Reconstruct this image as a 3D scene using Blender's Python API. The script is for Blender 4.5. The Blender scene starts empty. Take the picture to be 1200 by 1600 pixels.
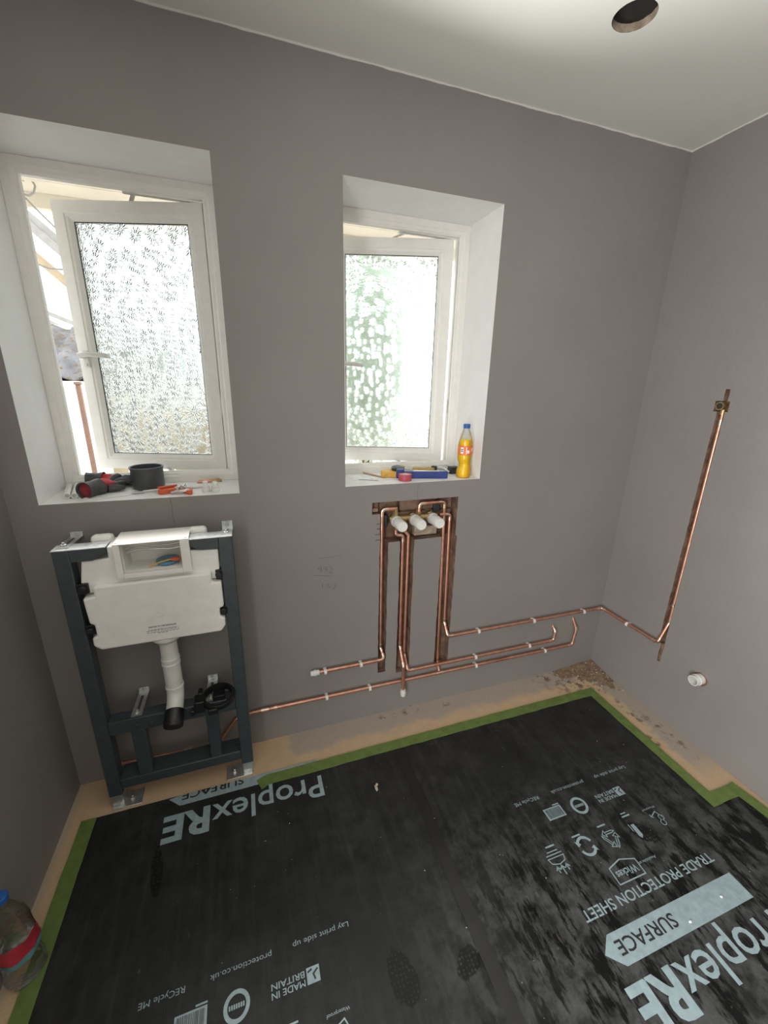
import bpy, bmesh, math, random
from mathutils import Vector, Matrix
random.seed(7)
S = bpy.context.scene
C = S.collection

# ---------------------------------------------------------------- camera, sky, exposure
F_PX = 641.99
YAW, PITCH, ROLL = 0.3315, -0.3022, 0.0204
cam_d = bpy.data.cameras.new('camera')
cam = bpy.data.objects.new('camera', cam_d); C.objects.link(cam)
cam_d.sensor_fit = 'VERTICAL'; cam_d.sensor_height = 36.0
cam_d.lens = F_PX * 36.0 / 1600.0
cam_d.clip_start = 0.02; cam_d.clip_end = 200
_f = Vector((math.sin(YAW) * math.cos(PITCH), math.cos(YAW) * math.cos(PITCH), math.sin(PITCH)))
_r0 = Vector((math.cos(YAW), -math.sin(YAW), 0)); _u0 = _r0.cross(_f)
_r = math.cos(ROLL) * _r0 + math.sin(ROLL) * _u0
_u = -math.sin(ROLL) * _r0 + math.cos(ROLL) * _u0
_m = Matrix((_r, _u, -_f)).transposed().to_4x4(); _m.translation = (-1.7406, -1.4627, 1.4616)
cam.matrix_world = _m
S.camera = cam

world = bpy.data.worlds.new('overcast_sky'); S.world = world; world.use_nodes = True
_bg = world.node_tree.nodes['Background']
_bg.inputs[0].default_value = (0.93, 0.97, 1.0, 1)
_bg.inputs[1].default_value = 0.90
S.view_settings.view_transform = 'Standard'
S.view_settings.look = 'None'
S.view_settings.gamma = 1.0
S.view_settings.use_curve_mapping = False
S.view_settings.exposure = 2.3
try:
    S.cycles.use_denoising = True
    S.cycles.max_bounces = 10; S.cycles.diffuse_bounces = 6; S.cycles.transmission_bounces = 8; S.cycles.glossy_bounces = 4
    S.cycles.use_adaptive_sampling = True; S.cycles.adaptive_threshold = 0.02
    S.cycles.transparent_max_bounces = 12
    S.cycles.sample_clamp_indirect = 6.0
except Exception:
    pass

# daylight boosted at both windows and at an unseen doorway added behind the camera
def daylight(name, loc, rot, w, h, power, spread, col):
    d = bpy.data.lights.new(name, 'AREA'); d.shape = 'RECTANGLE'; d.size = w; d.size_y = h; d.energy = power
    d.color = col; d.spread = math.radians(spread)
    o = bpy.data.objects.new(name, d); C.objects.link(o); o.location = loc; o.rotation_euler = rot
    return o
for _x in (-2.055, -1.105):
    daylight('window_daylight', (_x, -0.006, 1.578), (math.radians(-90), 0, 0), 0.56, 0.95, 4.2, 130, (1.0, 0.99, 0.96))
daylight('unseen_doorway_light', (-2.43, -1.95, 1.02), (math.radians(90), 0, math.radians(-90)), 0.78, 1.94, 12.5, 150, (1.0, 0.985, 0.965))

# ---------------------------------------------------------------- materials
MATS = {}
class NT:
    """small helper around a material node tree"""
    def __init__(self, name):
        self.m = bpy.data.materials.new(name); self.m.use_nodes = True
        self.t = self.m.node_tree; self.n = self.t.nodes; self.l = self.t.links
        self.b = self.n['Principled BSDF']; self.out = self.n['Material Output']
        self._co = None
    def node(self, kind, **kw):
        o = self.n.new(kind)
        for k, v in kw.items(): setattr(o, k, v)
        return o
    def co(self):
        if self._co is None:
            self._co = self.node('ShaderNodeNewGeometry').outputs['Position']
        return self._co
    def link(self, a, b): self.l.new(a, b)
    def val(self, sock, v):
        if hasattr(v, 'is_linked') or isinstance(v, bpy.types.NodeSocket): self.link(v, sock)
        else: sock.default_value = v
    def math(self, op, a, b=0.0, c=0.0, clamp=False):
        o = self.node('ShaderNodeMath', operation=op); o.use_clamp = clamp
        self.val(o.inputs[0], a); self.val(o.inputs[1], b)
        if len(o.inputs) > 2: self.val(o.inputs[2], c)
        return o.outputs[0]
    def noise(self, scale, detail=3.0, rough=0.55, vec=None, stretch=None):
        v = vec or self.co()
        if stretch:
            mp = self.node('ShaderNodeMapping'); mp.inputs['Scale'].default_value = stretch
            self.link(v, mp.inputs[0]); v = mp.outputs[0]
        o = self.node('ShaderNodeTexNoise'); self.link(v, o.inputs['Vector'])
        o.inputs['Scale'].default_value = scale; o.inputs['Detail'].default_value = detail
        o.inputs['Roughness'].default_value = rough
        return o.outputs['Fac']
    def ramp(self, v, lo, hi, a=0.0, b=1.0):
        o = self.node('ShaderNodeMapRange'); o.clamp = True
        self.val(o.inputs[0], v); o.inputs[1].default_value = lo; o.inputs[2].default_value = hi
        o.inputs[3].default_value = a; o.inputs[4].default_value = b
        return o.outputs[0]
    def mix(self, f, a, b):
        o = self.node('ShaderNodeMix', data_type='RGBA')
        self.val(o.inputs[0], f)
        for s, v in ((o.inputs[6], a), (o.inputs[7], b)):
            if isinstance(v, tuple): s.default_value = v if len(v) == 4 else (*v, 1)
            else: self.link(v, s)
        return o.outputs[2]
    def xyz(self):
        o = self.node('ShaderNodeSeparateXYZ'); self.link(self.co(), o.inputs[0]); return o.outputs
    def bump(self, h, dist=0.001, strength=1.0):
        o = self.node('ShaderNodeBump'); o.inputs['Distance'].default_value = dist
        o.inputs['Strength'].default_value = strength
        self.link(h, o.inputs['Height']); self.link(o.outputs[0], self.b.inputs['Normal']); return o.outputs[0]
    def set(self, col=None, rough=None, metal=None, spec=None):
        if col is not None: self.val(self.b.inputs['Base Color'], col if not isinstance(col, tuple) or len(col) == 4 else (*col, 1))
        if rough is not None: self.val(self.b.inputs['Roughness'], rough)
        if metal is not None: self.b.inputs['Metallic'].default_value = metal
        if spec is not None: self.b.inputs['Specular IOR Level'].default_value = spec
        return self
    def done(self, key): MATS[key] = self.m; return self.m

def plain(key, col, rough=0.5, metal=0.0, vary=0.12, scale=25.0, bump=0.0, spec=None):
    t = NT(key)
    n = t.noise(scale, 4)
    lo = tuple(max(0, c * (1 - vary)) for c in col); hi = tuple(min(1, c * (1 + vary)) for c in col)
    t.set(t.mix(t.ramp(n, 0.3, 0.7), lo, hi), rough, metal, spec)
    if bump: t.bump(t.noise(scale * 6, 3), bump)
    return t.done(key)

WALL = (0.233, 0.217, 0.209)
def wall_mat():
    t = NT('grey_wall_paint'); z = t.xyz()
    n = t.noise(2.2, 4); n2 = t.noise(14, 5)
    c = t.mix(t.ramp(n, 0.3, 0.7), tuple(v * 0.95 for v in WALL), tuple(v * 1.05 for v in WALL))
    # thin white ceiling-paint line left above the grey at the top
    edge = t.math('ADD', z[2], t.math('MULTIPLY', t.noise(9, 5), 0.012))
    c = t.mix(t.ramp(edge, 2.350, 2.352), c, (0.62, 0.60, 0.58))
    # pale scuffs
    sc = t.ramp(t.noise(5.5, 8, 0.7, stretch=(1, 1, 0.45)), 0.70, 0.80)
    c = t.mix(t.math('MULTIPLY', sc, 0.25), c, (0.5, 0.48, 0.46))
    t.set(c, t.ramp(n2, 0.3, 0.7, 0.50, 0.62), spec=0.35)
    t.bump(t.math('ADD', t.noise(160, 3), t.math('MULTIPLY', t.noise(7, 2), 3.0)), 0.0007)
    return t.done('wall')
wall_mat()
plain('ceiling', (0.70, 0.71, 0.655), 0.7, vary=0.02, scale=4, bump=0.0003)
plain('reveal', (0.80, 0.80, 0.79), 0.5, vary=0.03, scale=12, bump=0.0004)
plain('upvc', (0.80, 0.79, 0.75), 0.32, vary=0.03, scale=30)
plain('gasket', (0.03, 0.03, 0.03), 0.6)
plain('steel', (0.62, 0.62, 0.60), 0.38, 1.0, vary=0.10, scale=60)
plain('galvanised', (0.66, 0.68, 0.68), 0.34, 0.85, vary=0.16, scale=70)
plain('frame_paint', (0.043, 0.056, 0.062), 0.38, vary=0.15, scale=40)
plain('cistern_foam', (0.80, 0.80, 0.76), 0.55, vary=0.04, scale=30, bump=0.0004)
plain('cistern_plastic', (0.80, 0.79, 0.74), 0.35, vary=0.03)
plain('white_plastic', (0.70, 0.70, 0.67), 0.35, vary=0.04)
plain('black_plastic', (0.010, 0.010, 0.011), 0.38)
plain('brass', (0.50, 0.36, 0.17), 0.42, 0.85, vary=0.25, scale=90)
plain('tape_green', (0.125, 0.185, 0.045), 0.6, vary=0.18, scale=30, bump=0.0003)
plain('print_grey', (0.285, 0.375, 0.405), 0.45, vary=0.14, scale=60)  # grey print with the blue of reflected sky put into its colour
plain('print_black', (0.02, 0.02, 0.022), 0.45)
plain('ink', (0.03, 0.03, 0.03), 0.6)
plain('pencil', (0.13, 0.125, 0.12), 0.7)
plain('glove_red', (0.50, 0.035, 0.045), 0.75, vary=0.3, scale=90, bump=0.0006)
plain('glove_lining', (0.20, 0.02, 0.03), 0.85, vary=0.3, scale=90, bump=0.0006)
plain('glove_grey', (0.060, 0.062, 0.065), 0.6, vary=0.3, scale=60, bump=0.0006)
plain('pot_grey', (0.060, 0.066, 0.072), 0.40)
plain('paper', (0.78, 0.79, 0.78), 0.7, vary=0.02)
plain('orange_tool', (0.62, 0.10, 0.035), 0.42)
plain('yellow_tool', (0.70, 0.40, 0.06), 0.42)
plain('tan_tool', (0.52, 0.36, 0.10), 0.45)
plain('blue_tool', (0.025, 0.05, 0.22), 0.40)
plain('dark_tool', (0.025, 0.03, 0.028), 0.45)
plain('pink_tape', (0.42, 0.06, 0.09), 0.45, vary=0.1)
plain('wood_pencil', (0.45, 0.30, 0.18), 0.5)
plain('valve_blue', (0.10, 0.24, 0.36), 0.45)
plain('cap_blue', (0.02, 0.11, 0.38), 0.4)
plain('label_orange', (0.80, 0.17, 0.02), 0.45, vary=0.05)
plain('label_white', (0.82, 0.82, 0.84), 0.45)
plain('label_navy', (0.02, 0.04, 0.2), 0.45)
plain('label_red', (0.42, 0.03, 0.05), 0.5, vary=0.2)
plain('label_teal', (0.10, 0.26, 0.26), 0.5)
plain('white_render', (0.80, 0.79, 0.77), 0.85, vary=0.04, scale=8, bump=0.001)
plain('board_cream', (0.72, 0.67, 0.57), 0.6, vary=0.06, scale=6)
plain('brown_wood', (0.20, 0.115, 0.08), 0.6)
plain('fence_board', (0.30, 0.235, 0.15), 0.8, vary=0.2, scale=9)
plain('cable', (0.35, 0.35, 0.34), 0.5)
plain('near_black', (0.014, 0.011, 0.009), 0.85, vary=0.4)
plain('crumb', (0.50, 0.44, 0.37), 0.9, vary=0.35, scale=120)
plain('mortar', (0.36, 0.29, 0.22), 0.95, vary=0.3, scale=40, bump=0.002)
plain('joint_tape', (0.012, 0.012, 0.011), 0.42, vary=0.3, scale=15)

def copper():
    t = NT('copper_pipe')
    n = t.noise(35, 5); n2 = t.noise(9, 3)
    c = t.mix(t.ramp(n, 0.35, 0.7), (0.78, 0.43, 0.32), (0.62, 0.31, 0.21))
    c = t.mix(t.ramp(n2, 0.58, 0.75, 0, 0.6), c, (0.36, 0.15, 0.09))
    t.set(c, t.ramp(n, 0.3, 0.7, 0.40, 0.56), 1.0); return t.done('copper')
copper()
def solder():
    t = NT('soldered_copper')
    c = t.mix(t.ramp(t.noise(70, 4), 0.45, 0.62), (0.85, 0.52, 0.38), (0.74, 0.66, 0.58))
    t.set(c, 0.33, 1.0); return t.done('solder')
solder()
def chase():
    t = NT('raw_cut_masonry')
    n = t.noise(18, 6, 0.65); n2 = t.noise(60, 4)
    c = t.mix(t.ramp(n, 0.35, 0.65), (0.11, 0.058, 0.038), (0.26, 0.165, 0.11))
    c = t.mix(t.ramp(n2, 0.58, 0.72, 0, 0.6), c, (0.34, 0.25, 0.17))
    t.set(c, 0.95); t.bump(t.noise(45, 6, 0.7), 0.006); return t.done('chase')
chase()
def brickm():
    t = NT('old_red_brick')
    n = t.noise(22, 6, 0.65)
    t.set(t.mix(t.ramp(n, 0.35, 0.7), (0.15, 0.085, 0.058), (0.30, 0.20, 0.145)), 0.95)
    t.bump(t.noise(70, 5, 0.7), 0.003); return t.done('brick')
brickm()

def floor_mat():
    t = NT('chipboard_floor_with_overspray'); p = t.xyz(); x, y = p[0], p[1]
    fine = t.noise(220, 4, 0.7); med = t.noise(26, 5, 0.6); big = t.noise(7, 3)
    board = t.mix(t.ramp(fine, 0.3, 0.7), (0.50, 0.355, 0.215), (0.62, 0.455, 0.295))
    board = t.mix(t.ramp(med, 0.35, 0.75, 0, 0.35), board, (0.42, 0.29, 0.18))
    # grey wall-paint overspray along the foot of the back wall and of the right wall
    wob = t.math('MULTIPLY', t.math('SUBTRACT', med, 0.5), 0.05)
    wob2 = t.math('ADD', wob, t.math('MULTIPLY', t.math('SUBTRACT', big, 0.5), 0.09))
    b = t.ramp(t.math('ADD', y, wob2), -0.125, -0.085)
    b = t.math('MULTIPLY', b, t.ramp(t.math('ADD', x, wob2), -1.66, -1.62))
    r = t.ramp(t.math('ADD', x, wob2), -0.125, -0.095)
    r = t.math('MULTIPLY', r, t.ramp(t.math('ADD', y, wob2), -0.72, -0.62))
    l = t.ramp(t.math('ADD', x, wob), -2.395, -2.410)
    msk = t.math('MAXIMUM', t.math('MAXIMUM', b, r), t.math('MULTIPLY', l, 0.6))
    spray = t.mix(t.ramp(fine, 0.3, 0.75), (0.33, 0.295, 0.25), (0.40, 0.36, 0.305))
    c = t.mix(t.math('MULTIPLY', msk, 0.9), board, spray)
    # brown dirt smears
    for (sx, sy, rx, ry) in ((-1.22, -0.03, .06, .03), (-1.10, -0.03, .05, .03), (-1.07, 0.0, .05, .02), (-0.93, -0.04, .04, .02), (-0.33, -0.03, .09, .035),
                             (-0.10, -0.36, .035, .12), (-0.055, -0.50, .03, .16), (-0.15, -0.52, .02, .06), (-0.17, -.10, .22, .12)):
        dx = t.math('DIVIDE', t.math('SUBTRACT', x, sx), rx); dy = t.math('DIVIDE', t.math('SUBTRACT', y, sy), ry)
        d = t.math('ADD', t.math('MULTIPLY', dx, dx), t.math('MULTIPLY', dy, dy))
        s = t.math('MULTIPLY', t.ramp(d, 1.0, 0.1), t.ramp(med, 0.50, 0.60))
        c = t.mix(t.math('MULTIPLY', s, 0.8), c, (0.10, 0.065, 0.04))
    t.set(c, 0.8); t.bump(fine, 0.0006); return t.done('floor')
floor_mat()

FOOT = ((-1.285, -0.895, .045, .028, 0.6), (-1.46, -0.865, .035, .06, 0.2), (-.54, -.79, .03, .05, .8), (-2.10, -.40, .018, .075, .1))
def sheet_mat():
    t = NT('black_corrugated_plastic'); p = t.xyz(); x, y = p[0], p[1]
    big = t.noise(3.2, 5, 0.6); med = t.noise(15, 7, 0.68); fine = t.noise(90, 5, 0.7)
    streak = t.noise(6, 6, 0.65, stretch=(7.0, 0.55, 1)); streak2 = t.noise(9, 8, 0.7, stretch=(2.6, 0.8, 1))
    dust = t.math('MULTIPLY', t.ramp(med, 0.32, 0.72), t.ramp(big, 0.30, 0.72))
    dust = t.math('ADD', dust, t.math('MULTIPLY', t.ramp(streak, 0.5, 0.8), 0.5), clamp=True)
    # bare wet-looking blots, thickest over the half near the camera
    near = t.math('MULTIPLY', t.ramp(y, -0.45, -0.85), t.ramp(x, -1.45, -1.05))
    blot = t.math('MULTIPLY', t.ramp(streak2, 0.50, 0.56), t.math('ADD', t.math('MULTIPLY', near, 0.85), 0.10))
    c = t.mix(dust, (0.0150, 0.0157, 0.0153), (0.048, 0.050, 0.049))
    c = t.mix(t.math('MULTIPLY', t.math('MULTIPLY', near, t.ramp(med, 0.40, 0.62)), 0.75), c, (0.088, 0.093, 0.093))  # window sheen painted as paler dust over the near right part
    c = t.mix(blot, c, (0.004, 0.0042, 0.0045))
    spk = t.ramp(t.noise(55, 2, 0.5), 0.76, 0.80)
    c = t.mix(t.math('MULTIPLY', spk, 0.35), c, (0.16, 0.15, 0.14))
    # studded boot prints, bare of dust
    for (fx, fy, rx, ry, ang) in FOOT:
        ca, sa = math.cos(ang), math.sin(ang); ex = t.math('SUBTRACT', x, fx); ey = t.math('SUBTRACT', y, fy)
        u = t.math('DIVIDE', t.math('ADD', t.math('MULTIPLY', ex, ca), t.math('MULTIPLY', ey, sa)), rx)
        v = t.math('DIVIDE', t.math('SUBTRACT', t.math('MULTIPLY', ey, ca), t.math('MULTIPLY', ex, sa)), ry)
        d = t.math('ADD', t.math('ADD', t.math('MULTIPLY', u, u), t.math('MULTIPLY', v, v)), t.math('MULTIPLY', t.math('SUBTRACT', med, 0.5), 2.2))
        vo = t.node('ShaderNodeTexVoronoi'); t.link(t.co(), vo.inputs['Vector']); vo.inputs['Scale'].default_value = 95; vo.inputs['Randomness'].default_value = 0.35
        c = t.mix(t.math('MULTIPLY', t.math('MULTIPLY', t.ramp(d, 1.0, 0.8), t.ramp(vo.outputs['Distance'], 0.22, 0.34)), 0.8), c, (0.004, 0.0042, 0.0044))
    smear = t.math('MULTIPLY', t.ramp(t.noise(13, 3, 0.5, stretch=(3.0, 0.8, 1)), 0.72, 0.78), 0.45)
    c = t.mix(smear, c, (0.13, 0.11, 0.09))
    rg = t.math('SUBTRACT', t.ramp(dust, 0, 1, 0.40, 0.58), t.math('MULTIPLY', blot, 0.16))
    t.set(c, rg, spec=0.22)
    ribs = t.node('ShaderNodeTexWave', wave_type='BANDS', bands_direction='X', wave_profile='SIN')
    t.link(t.co(), ribs.inputs['Vector']); ribs.inputs['Scale'].default_value = 62
    t.bump(t.math('ADD', t.math('MULTIPLY', ribs.outputs['Fac'], 0.10), t.math('ADD', t.math('MULTIPLY', fine, 0.12), t.math('MULTIPLY', big, 5.0))), 0.0010)
    return t.done('sheet')
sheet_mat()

def glass_clear(key, col=(1, 1, 1), rough=0.02, ior=1.45):
    t = NT(key); t.set(col, rough); t.b.inputs['Transmission Weight'].default_value = 1.0
    t.b.inputs['IOR'].default_value = ior
    return t.done(key)
def pattern_glass():
    """obscure glass with a pressed pattern of little star bursts"""
    t = NT('obscure_pattern_glass')
    tc = t.node('ShaderNodeTexCoord').outputs['Object']
    sep = t.node('ShaderNodeSeparateXYZ'); t.link(tc, sep.inputs[0])
    cmb = t.node('ShaderNodeCombineXYZ'); t.link(sep.outputs[0], cmb.inputs[0]); t.link(sep.outputs[2], cmb.inputs[1])
    h = None
    for k, (sc, rays, off) in enumerate(((19.0, 13.0, 0.0), (29.0, 11.0, 0.37))):
        mp = t.node('ShaderNodeMapping'); mp.inputs['Location'].default_value = (off, off * 1.7, 0)
        t.link(cmb.outputs[0], mp.inputs[0])
        vo = t.node('ShaderNodeTexVoronoi', voronoi_dimensions='2D'); vo.inputs['Scale'].default_value = sc
        vo.inputs['Randomness'].default_value = 0.8
        t.link(mp.outputs[0], vo.inputs['Vector'])
        sub = t.node('ShaderNodeVectorMath', operation='SUBTRACT')
        t.link(mp.outputs[0], sub.inputs[0]); t.link(vo.outputs['Position'], sub.inputs[1])
        s2 = t.node('ShaderNodeSeparateXYZ'); t.link(sub.outputs[0], s2.inputs[0])
        ang = t.math('ARCTAN2', s2.outputs[1], s2.outputs[0])
        ray = t.math('SINE', t.math('MULTIPLY', ang, rays))
        fall = t.math('MULTIPLY', t.ramp(vo.outputs['Distance'], 0.72, 0.20), t.ramp(vo.outputs['Distance'], 0.02, 0.30))
        q = t.math('MULTIPLY', ray, fall)
        h = q if h is None else t.math('ADD', h, t.math('MULTIPLY', q, 0.7))
    t.set((0.64, 0.68, 0.66), 0.20)
    t.b.inputs['Transmission Weight'].default_value = 1.0; t.b.inputs['IOR'].default_value = 1.45
    t.bump(h, 0.0012)
    return t.done('pattern_glass')
pattern_glass()
glass_clear('clear_plastic', (0.93, 0.95, 0.94), 0.04, 1.22)
def pet_mat():
    t = NT('thin_clear_bottle_plastic')
    tr = t.node('ShaderNodeBsdfTransparent'); tr.inputs[0].default_value = (0.965, 0.975, 0.97, 1)
    gl = t.node('ShaderNodeBsdfGlossy'); gl.inputs['Roughness'].default_value = 0.10
    fr = t.node('ShaderNodeFresnel'); fr.inputs['IOR'].default_value = 1.5
    bp = t.node('ShaderNodeBump'); bp.inputs['Distance'].default_value = 0.004; t.link(t.noise(38, 4), bp.inputs['Height'])
    t.link(bp.outputs[0], gl.inputs['Normal']); t.link(bp.outputs[0], fr.inputs['Normal'])
    mx = t.node('ShaderNodeMixShader'); t.link(t.math('MULTIPLY', fr.outputs[0], 0.8), mx.inputs[0])
    t.link(tr.outputs[0], mx.inputs[1]); t.link(gl.outputs[0], mx.inputs[2]); t.link(mx.outputs[0], t.out.inputs['Surface'])
    return t.done('pet')
pet_mat()
def drink():
    t = NT('orange_fizzy_drink'); t.set((1.0, 0.62, 0.004), 0.25)
    t.b.inputs['Subsurface Weight'].default_value = 0.8
    t.b.inputs['Subsurface Radius'].default_value = (0.03, 0.015, 0.002)
    t.b.inputs['Subsurface Scale'].default_value = 0.6
    return t.done('drink')
drink()
def ground_mat():
    t = NT('garden_paving'); n = t.noise(0.9, 5); n2 = t.noise(18, 5)
    t.set(t.mix(t.ramp(n2, 0.3, 0.7), (0.46, 0.42, 0.36), (0.56, 0.52, 0.45)), 0.9); return t.done('ground')
ground_mat()
def leaf_mat():
    t = NT('hedge_leaves'); n = t.noise(9, 5)
    t.set(t.mix(t.ramp(n, 0.3, 0.7), (0.36, 0.43, 0.31), (0.58, 0.64, 0.52)), 0.6); return t.done('leaf')
leaf_mat()
plain('far_leaf', (0.44, 0.49, 0.44), 0.8, vary=0.2, scale=3)
plain('backlit_white', (0.24, 0.23, 0.21), 0.6)  # white bars darkened in colour to look backlit against the sky
def tile_mat():
    t = NT('mossy_roof_tile'); n = t.noise(14, 6, 0.7)
    c = t.mix(t.ramp(t.noise(5, 4), 0.3, 0.7), (0.07, 0.07, 0.075), (0.17, 0.165, 0.165))
    t.set(t.mix(t.ramp(n, 0.52, 0.60), c, (0.10, 0.068, 0.025)), 0.9); return t.done('tile')
tile_mat()

# ---------------------------------------------------------------- mesh helpers
class MB:
    def __init__(self): self.v = []; self.f = []; self.mi = []
    def add(self, verts, faces, mi=0):
        o = len(self.v); self.v += [tuple(p) for p in verts]
        for f in faces: self.f.append(tuple(o + i for i in f)); self.mi.append(mi)
        return self
    def box(self, x0, x1, y0, y1, z0, z1, mi=0):
        v = [(x, y, z) for z in (z0, z1) for y in (y0, y1) for x in (x0, x1)]
        return self.add(v, [(0, 2, 3, 1), (4, 5, 7, 6), (0, 1, 5, 4), (2, 6, 7, 3), (0, 4, 6, 2), (1, 3, 7, 5)], mi)
    def obox(self, c, ax, ay, az, mi=0):
        """box with centre c and half-axis vectors"""
        c, ax, ay, az = map(Vector, (c, ax, ay, az))
        v = [c + sx * ax + sy * ay + sz * az for sz in (-1, 1) for sy in (-1, 1) for sx in (-1, 1)]
        return self.add(v, [(0, 2, 3, 1), (4, 5, 7, 6), (0, 1, 5, 4), (2, 6, 7, 3), (0, 4, 6, 2), (1, 3, 7, 5)], mi)
    def bar(self, a, b, w, h, up=(0, 0, 1), mi=0):
        a, b = Vector(a), Vector(b); d = (b - a); L = d.length; d.normalize()
        u = Vector(up); s = d.cross(u).normalized(); u = s.cross(d).normalized()
        return self.obox((a + b) / 2, d * L / 2, s * w / 2, u * h / 2, mi)
    def tube(self, pts, r, seg=14, caps=True, mi=0):
        pts = [Vector(p) for p in pts]; n = len(pts)
        rs = r if isinstance(r, (list, tuple)) else [r] * n
        T = []
        for i in range(n):
            a = pts[max(i - 1, 0)]; b = pts[min(i + 1, n - 1)]; T.append((b - a).normalized())
        ref = Vector((0, 0, 1)) if abs(T[0].z) < 0.9 else Vector((1, 0, 0))
        N = (ref - T[0] * ref.dot(T[0])).normalized(); V = []
        for i in range(n):
            N = (N - T[i] * N.dot(T[i])).normalized(); B = T[i].cross(N)
            for k in range(seg):
                a = 2 * math.pi * k / seg
                V.append(pts[i] + (N * math.cos(a) + B * math.sin(a)) * rs[i])
        Fc = [(i * seg + k, i * seg + (k + 1) % seg, (i + 1) * seg + (k + 1) % seg, (i + 1) * seg + k) for i in range(n - 1) for k in range(seg)]
        if caps: Fc += [tuple(reversed(range(seg))), tuple(range((n - 1) * seg, n * seg))]
        return self.add(V, Fc, mi)
    def lathe(self, prof, o=(0, 0, 0), axis=(0, 0, 1), seg=28, caps=(True, True), mi=0, squash=None):
        """prof: list of (r, h) along axis from o"""
        o = Vector(o); ax = Vector(axis).normalized()
        ref = Vector((0, 0, 1)) if abs(ax.z) < 0.9 else Vector((1, 0, 0))
        N = (ref - ax * ref.dot(ax)).normalized(); B = ax.cross(N); V = []
        for r, h in prof:
            for k in range(seg):
                a = 2 * math.pi * k / seg
                V.append(o + ax * h + (N * math.cos(a) + B * math.sin(a)) * r)
        n = len(prof)
        Fc = [(i * seg + k, i * seg + (k + 1) % seg, (i + 1) * seg + (k + 1) % seg, (i + 1) * seg + k) for i in range(n - 1) for k in range(seg)]
        if caps[0]: Fc.append(tuple(reversed(range(seg))))
        if caps[1]: Fc.append(tuple(range((n - 1) * seg, n * seg)))
        return self.add(V, Fc, mi)
    def prism(self, poly, fn, d0, d1, mi=0):
        """2-D polygon, fn(u, v, d) -> 3-D"""
        n = len(poly)
        V = [fn(u, v, d0) for u, v in poly] + [fn(u, v, d1) for u, v in poly]
        Fc = [tuple(range(n)), tuple(reversed(range(n, 2 * n)))] + [(i, i + n, (i + 1) % n + n, (i + 1) % n) for i in range(n)]
        return self.add(V, Fc, mi)
    def ringprism(self, poly_o, poly_i, fn, d0, d1, mi=0):
        n = len(poly_o)
        V = [fn(u, v, d) for d in (d0, d1) for P in (poly_o, poly_i) for u, v in P]
        Fc = []
        for i in range(n):
            j = (i + 1) % n
            Fc += [(i, j, n + j, n + i), (2 * n + j, 2 * n + i, 3 * n + i, 3 * n + j), (j, i, 2 * n + i, 2 * n + j), (n + i, n + j, 3 * n + j, 3 * n + i)]
        return self.add(V, Fc, mi)
    def blob(self, c, r, mi=0, sub=1, jit=0.25):
        bm = bmesh.new(); bmesh.ops.create_icosphere(bm, subdivisions=sub, radius=1.0)
        rr = r if isinstance(r, (tuple, list)) else (r, r, r); c = Vector(c)
        V = []
        for v in bm.verts:
            k = 1 + random.uniform(-jit, jit)
            V.append(c + Vector((v.co.x * rr[0] * k, v.co.y * rr[1] * k, v.co.z * rr[2] * k)))
        Fc = [tuple(v.index for v in f.verts) for f in bm.faces]; bm.free()
        return self.add(V, Fc, mi)

def wloc(o):
    p = Vector((0, 0, 0))
    while o is not None: p += o.location; o = o.parent
    return p
def mk(name, mb, mat, parent=None, smooth=True, bevel=0.0, angle=35):
    """mesh object from world-space geometry; origin at its base centre (top-level) or at the parent's"""
    mats = mat if isinstance(mat, (list, tuple)) else [mat]
    xs = [p[0] for p in mb.v]; ys = [p[1] for p in mb.v]; zs = [p[2] for p in mb.v]
    org = Vector(((min(xs) + max(xs)) / 2, (min(ys) + max(ys)) / 2, min(zs)))
    me = bpy.data.meshes.new(name)
    me.from_pydata([tuple(Vector(p) - org) for p in mb.v], [], mb.f)
    for m in mats: me.materials.append(MATS[m])
    me.polygons.foreach_set('material_index', mb.mi)
    bm = bmesh.new(); bm.from_mesh(me); bmesh.ops.recalc_face_normals(bm, faces=bm.faces); bm.to_mesh(me); bm.free()
    if smooth:
        me.polygons.foreach_set('use_smooth', [True] * len(me.polygons))
        me.set_sharp_from_angle(angle=math.radians(angle))
    me.update()
    o = bpy.data.objects.new(name, me); C.objects.link(o)
    if parent is not None:
        o.parent = parent; o.location = org - wloc(parent)
    else: o.location = org
    if bevel:
        md = o.modifiers.new('bevel', 'BEVEL'); md.width = bevel; md.segments = 2; md.limit_method = 'ANGLE'; md.angle_limit = math.radians(40)
    return o
def tag(o, label=None, cat=None, group=None, kind=None):
    if label: o['label'] = label
    if cat: o['category'] = cat
    if group: o['group'] = group
    if kind: o['kind'] = kind
    return o
def thing(name, loc, label=None, cat=None, group=None, kind=None):
    o = bpy.data.objects.new(name, None); C.objects.link(o); o.location = loc
    o.empty_display_size = 0.05
    return tag(o, label, cat, group, kind)
def copy_tree(o, parent=None, delta=None):
    c = o.copy(); C.objects.link(c); c.parent = parent
    if delta is not None: c.location = o.location + Vector(delta)
    for ch in list(o.children): copy_tree(ch, c)
    return c
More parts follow.
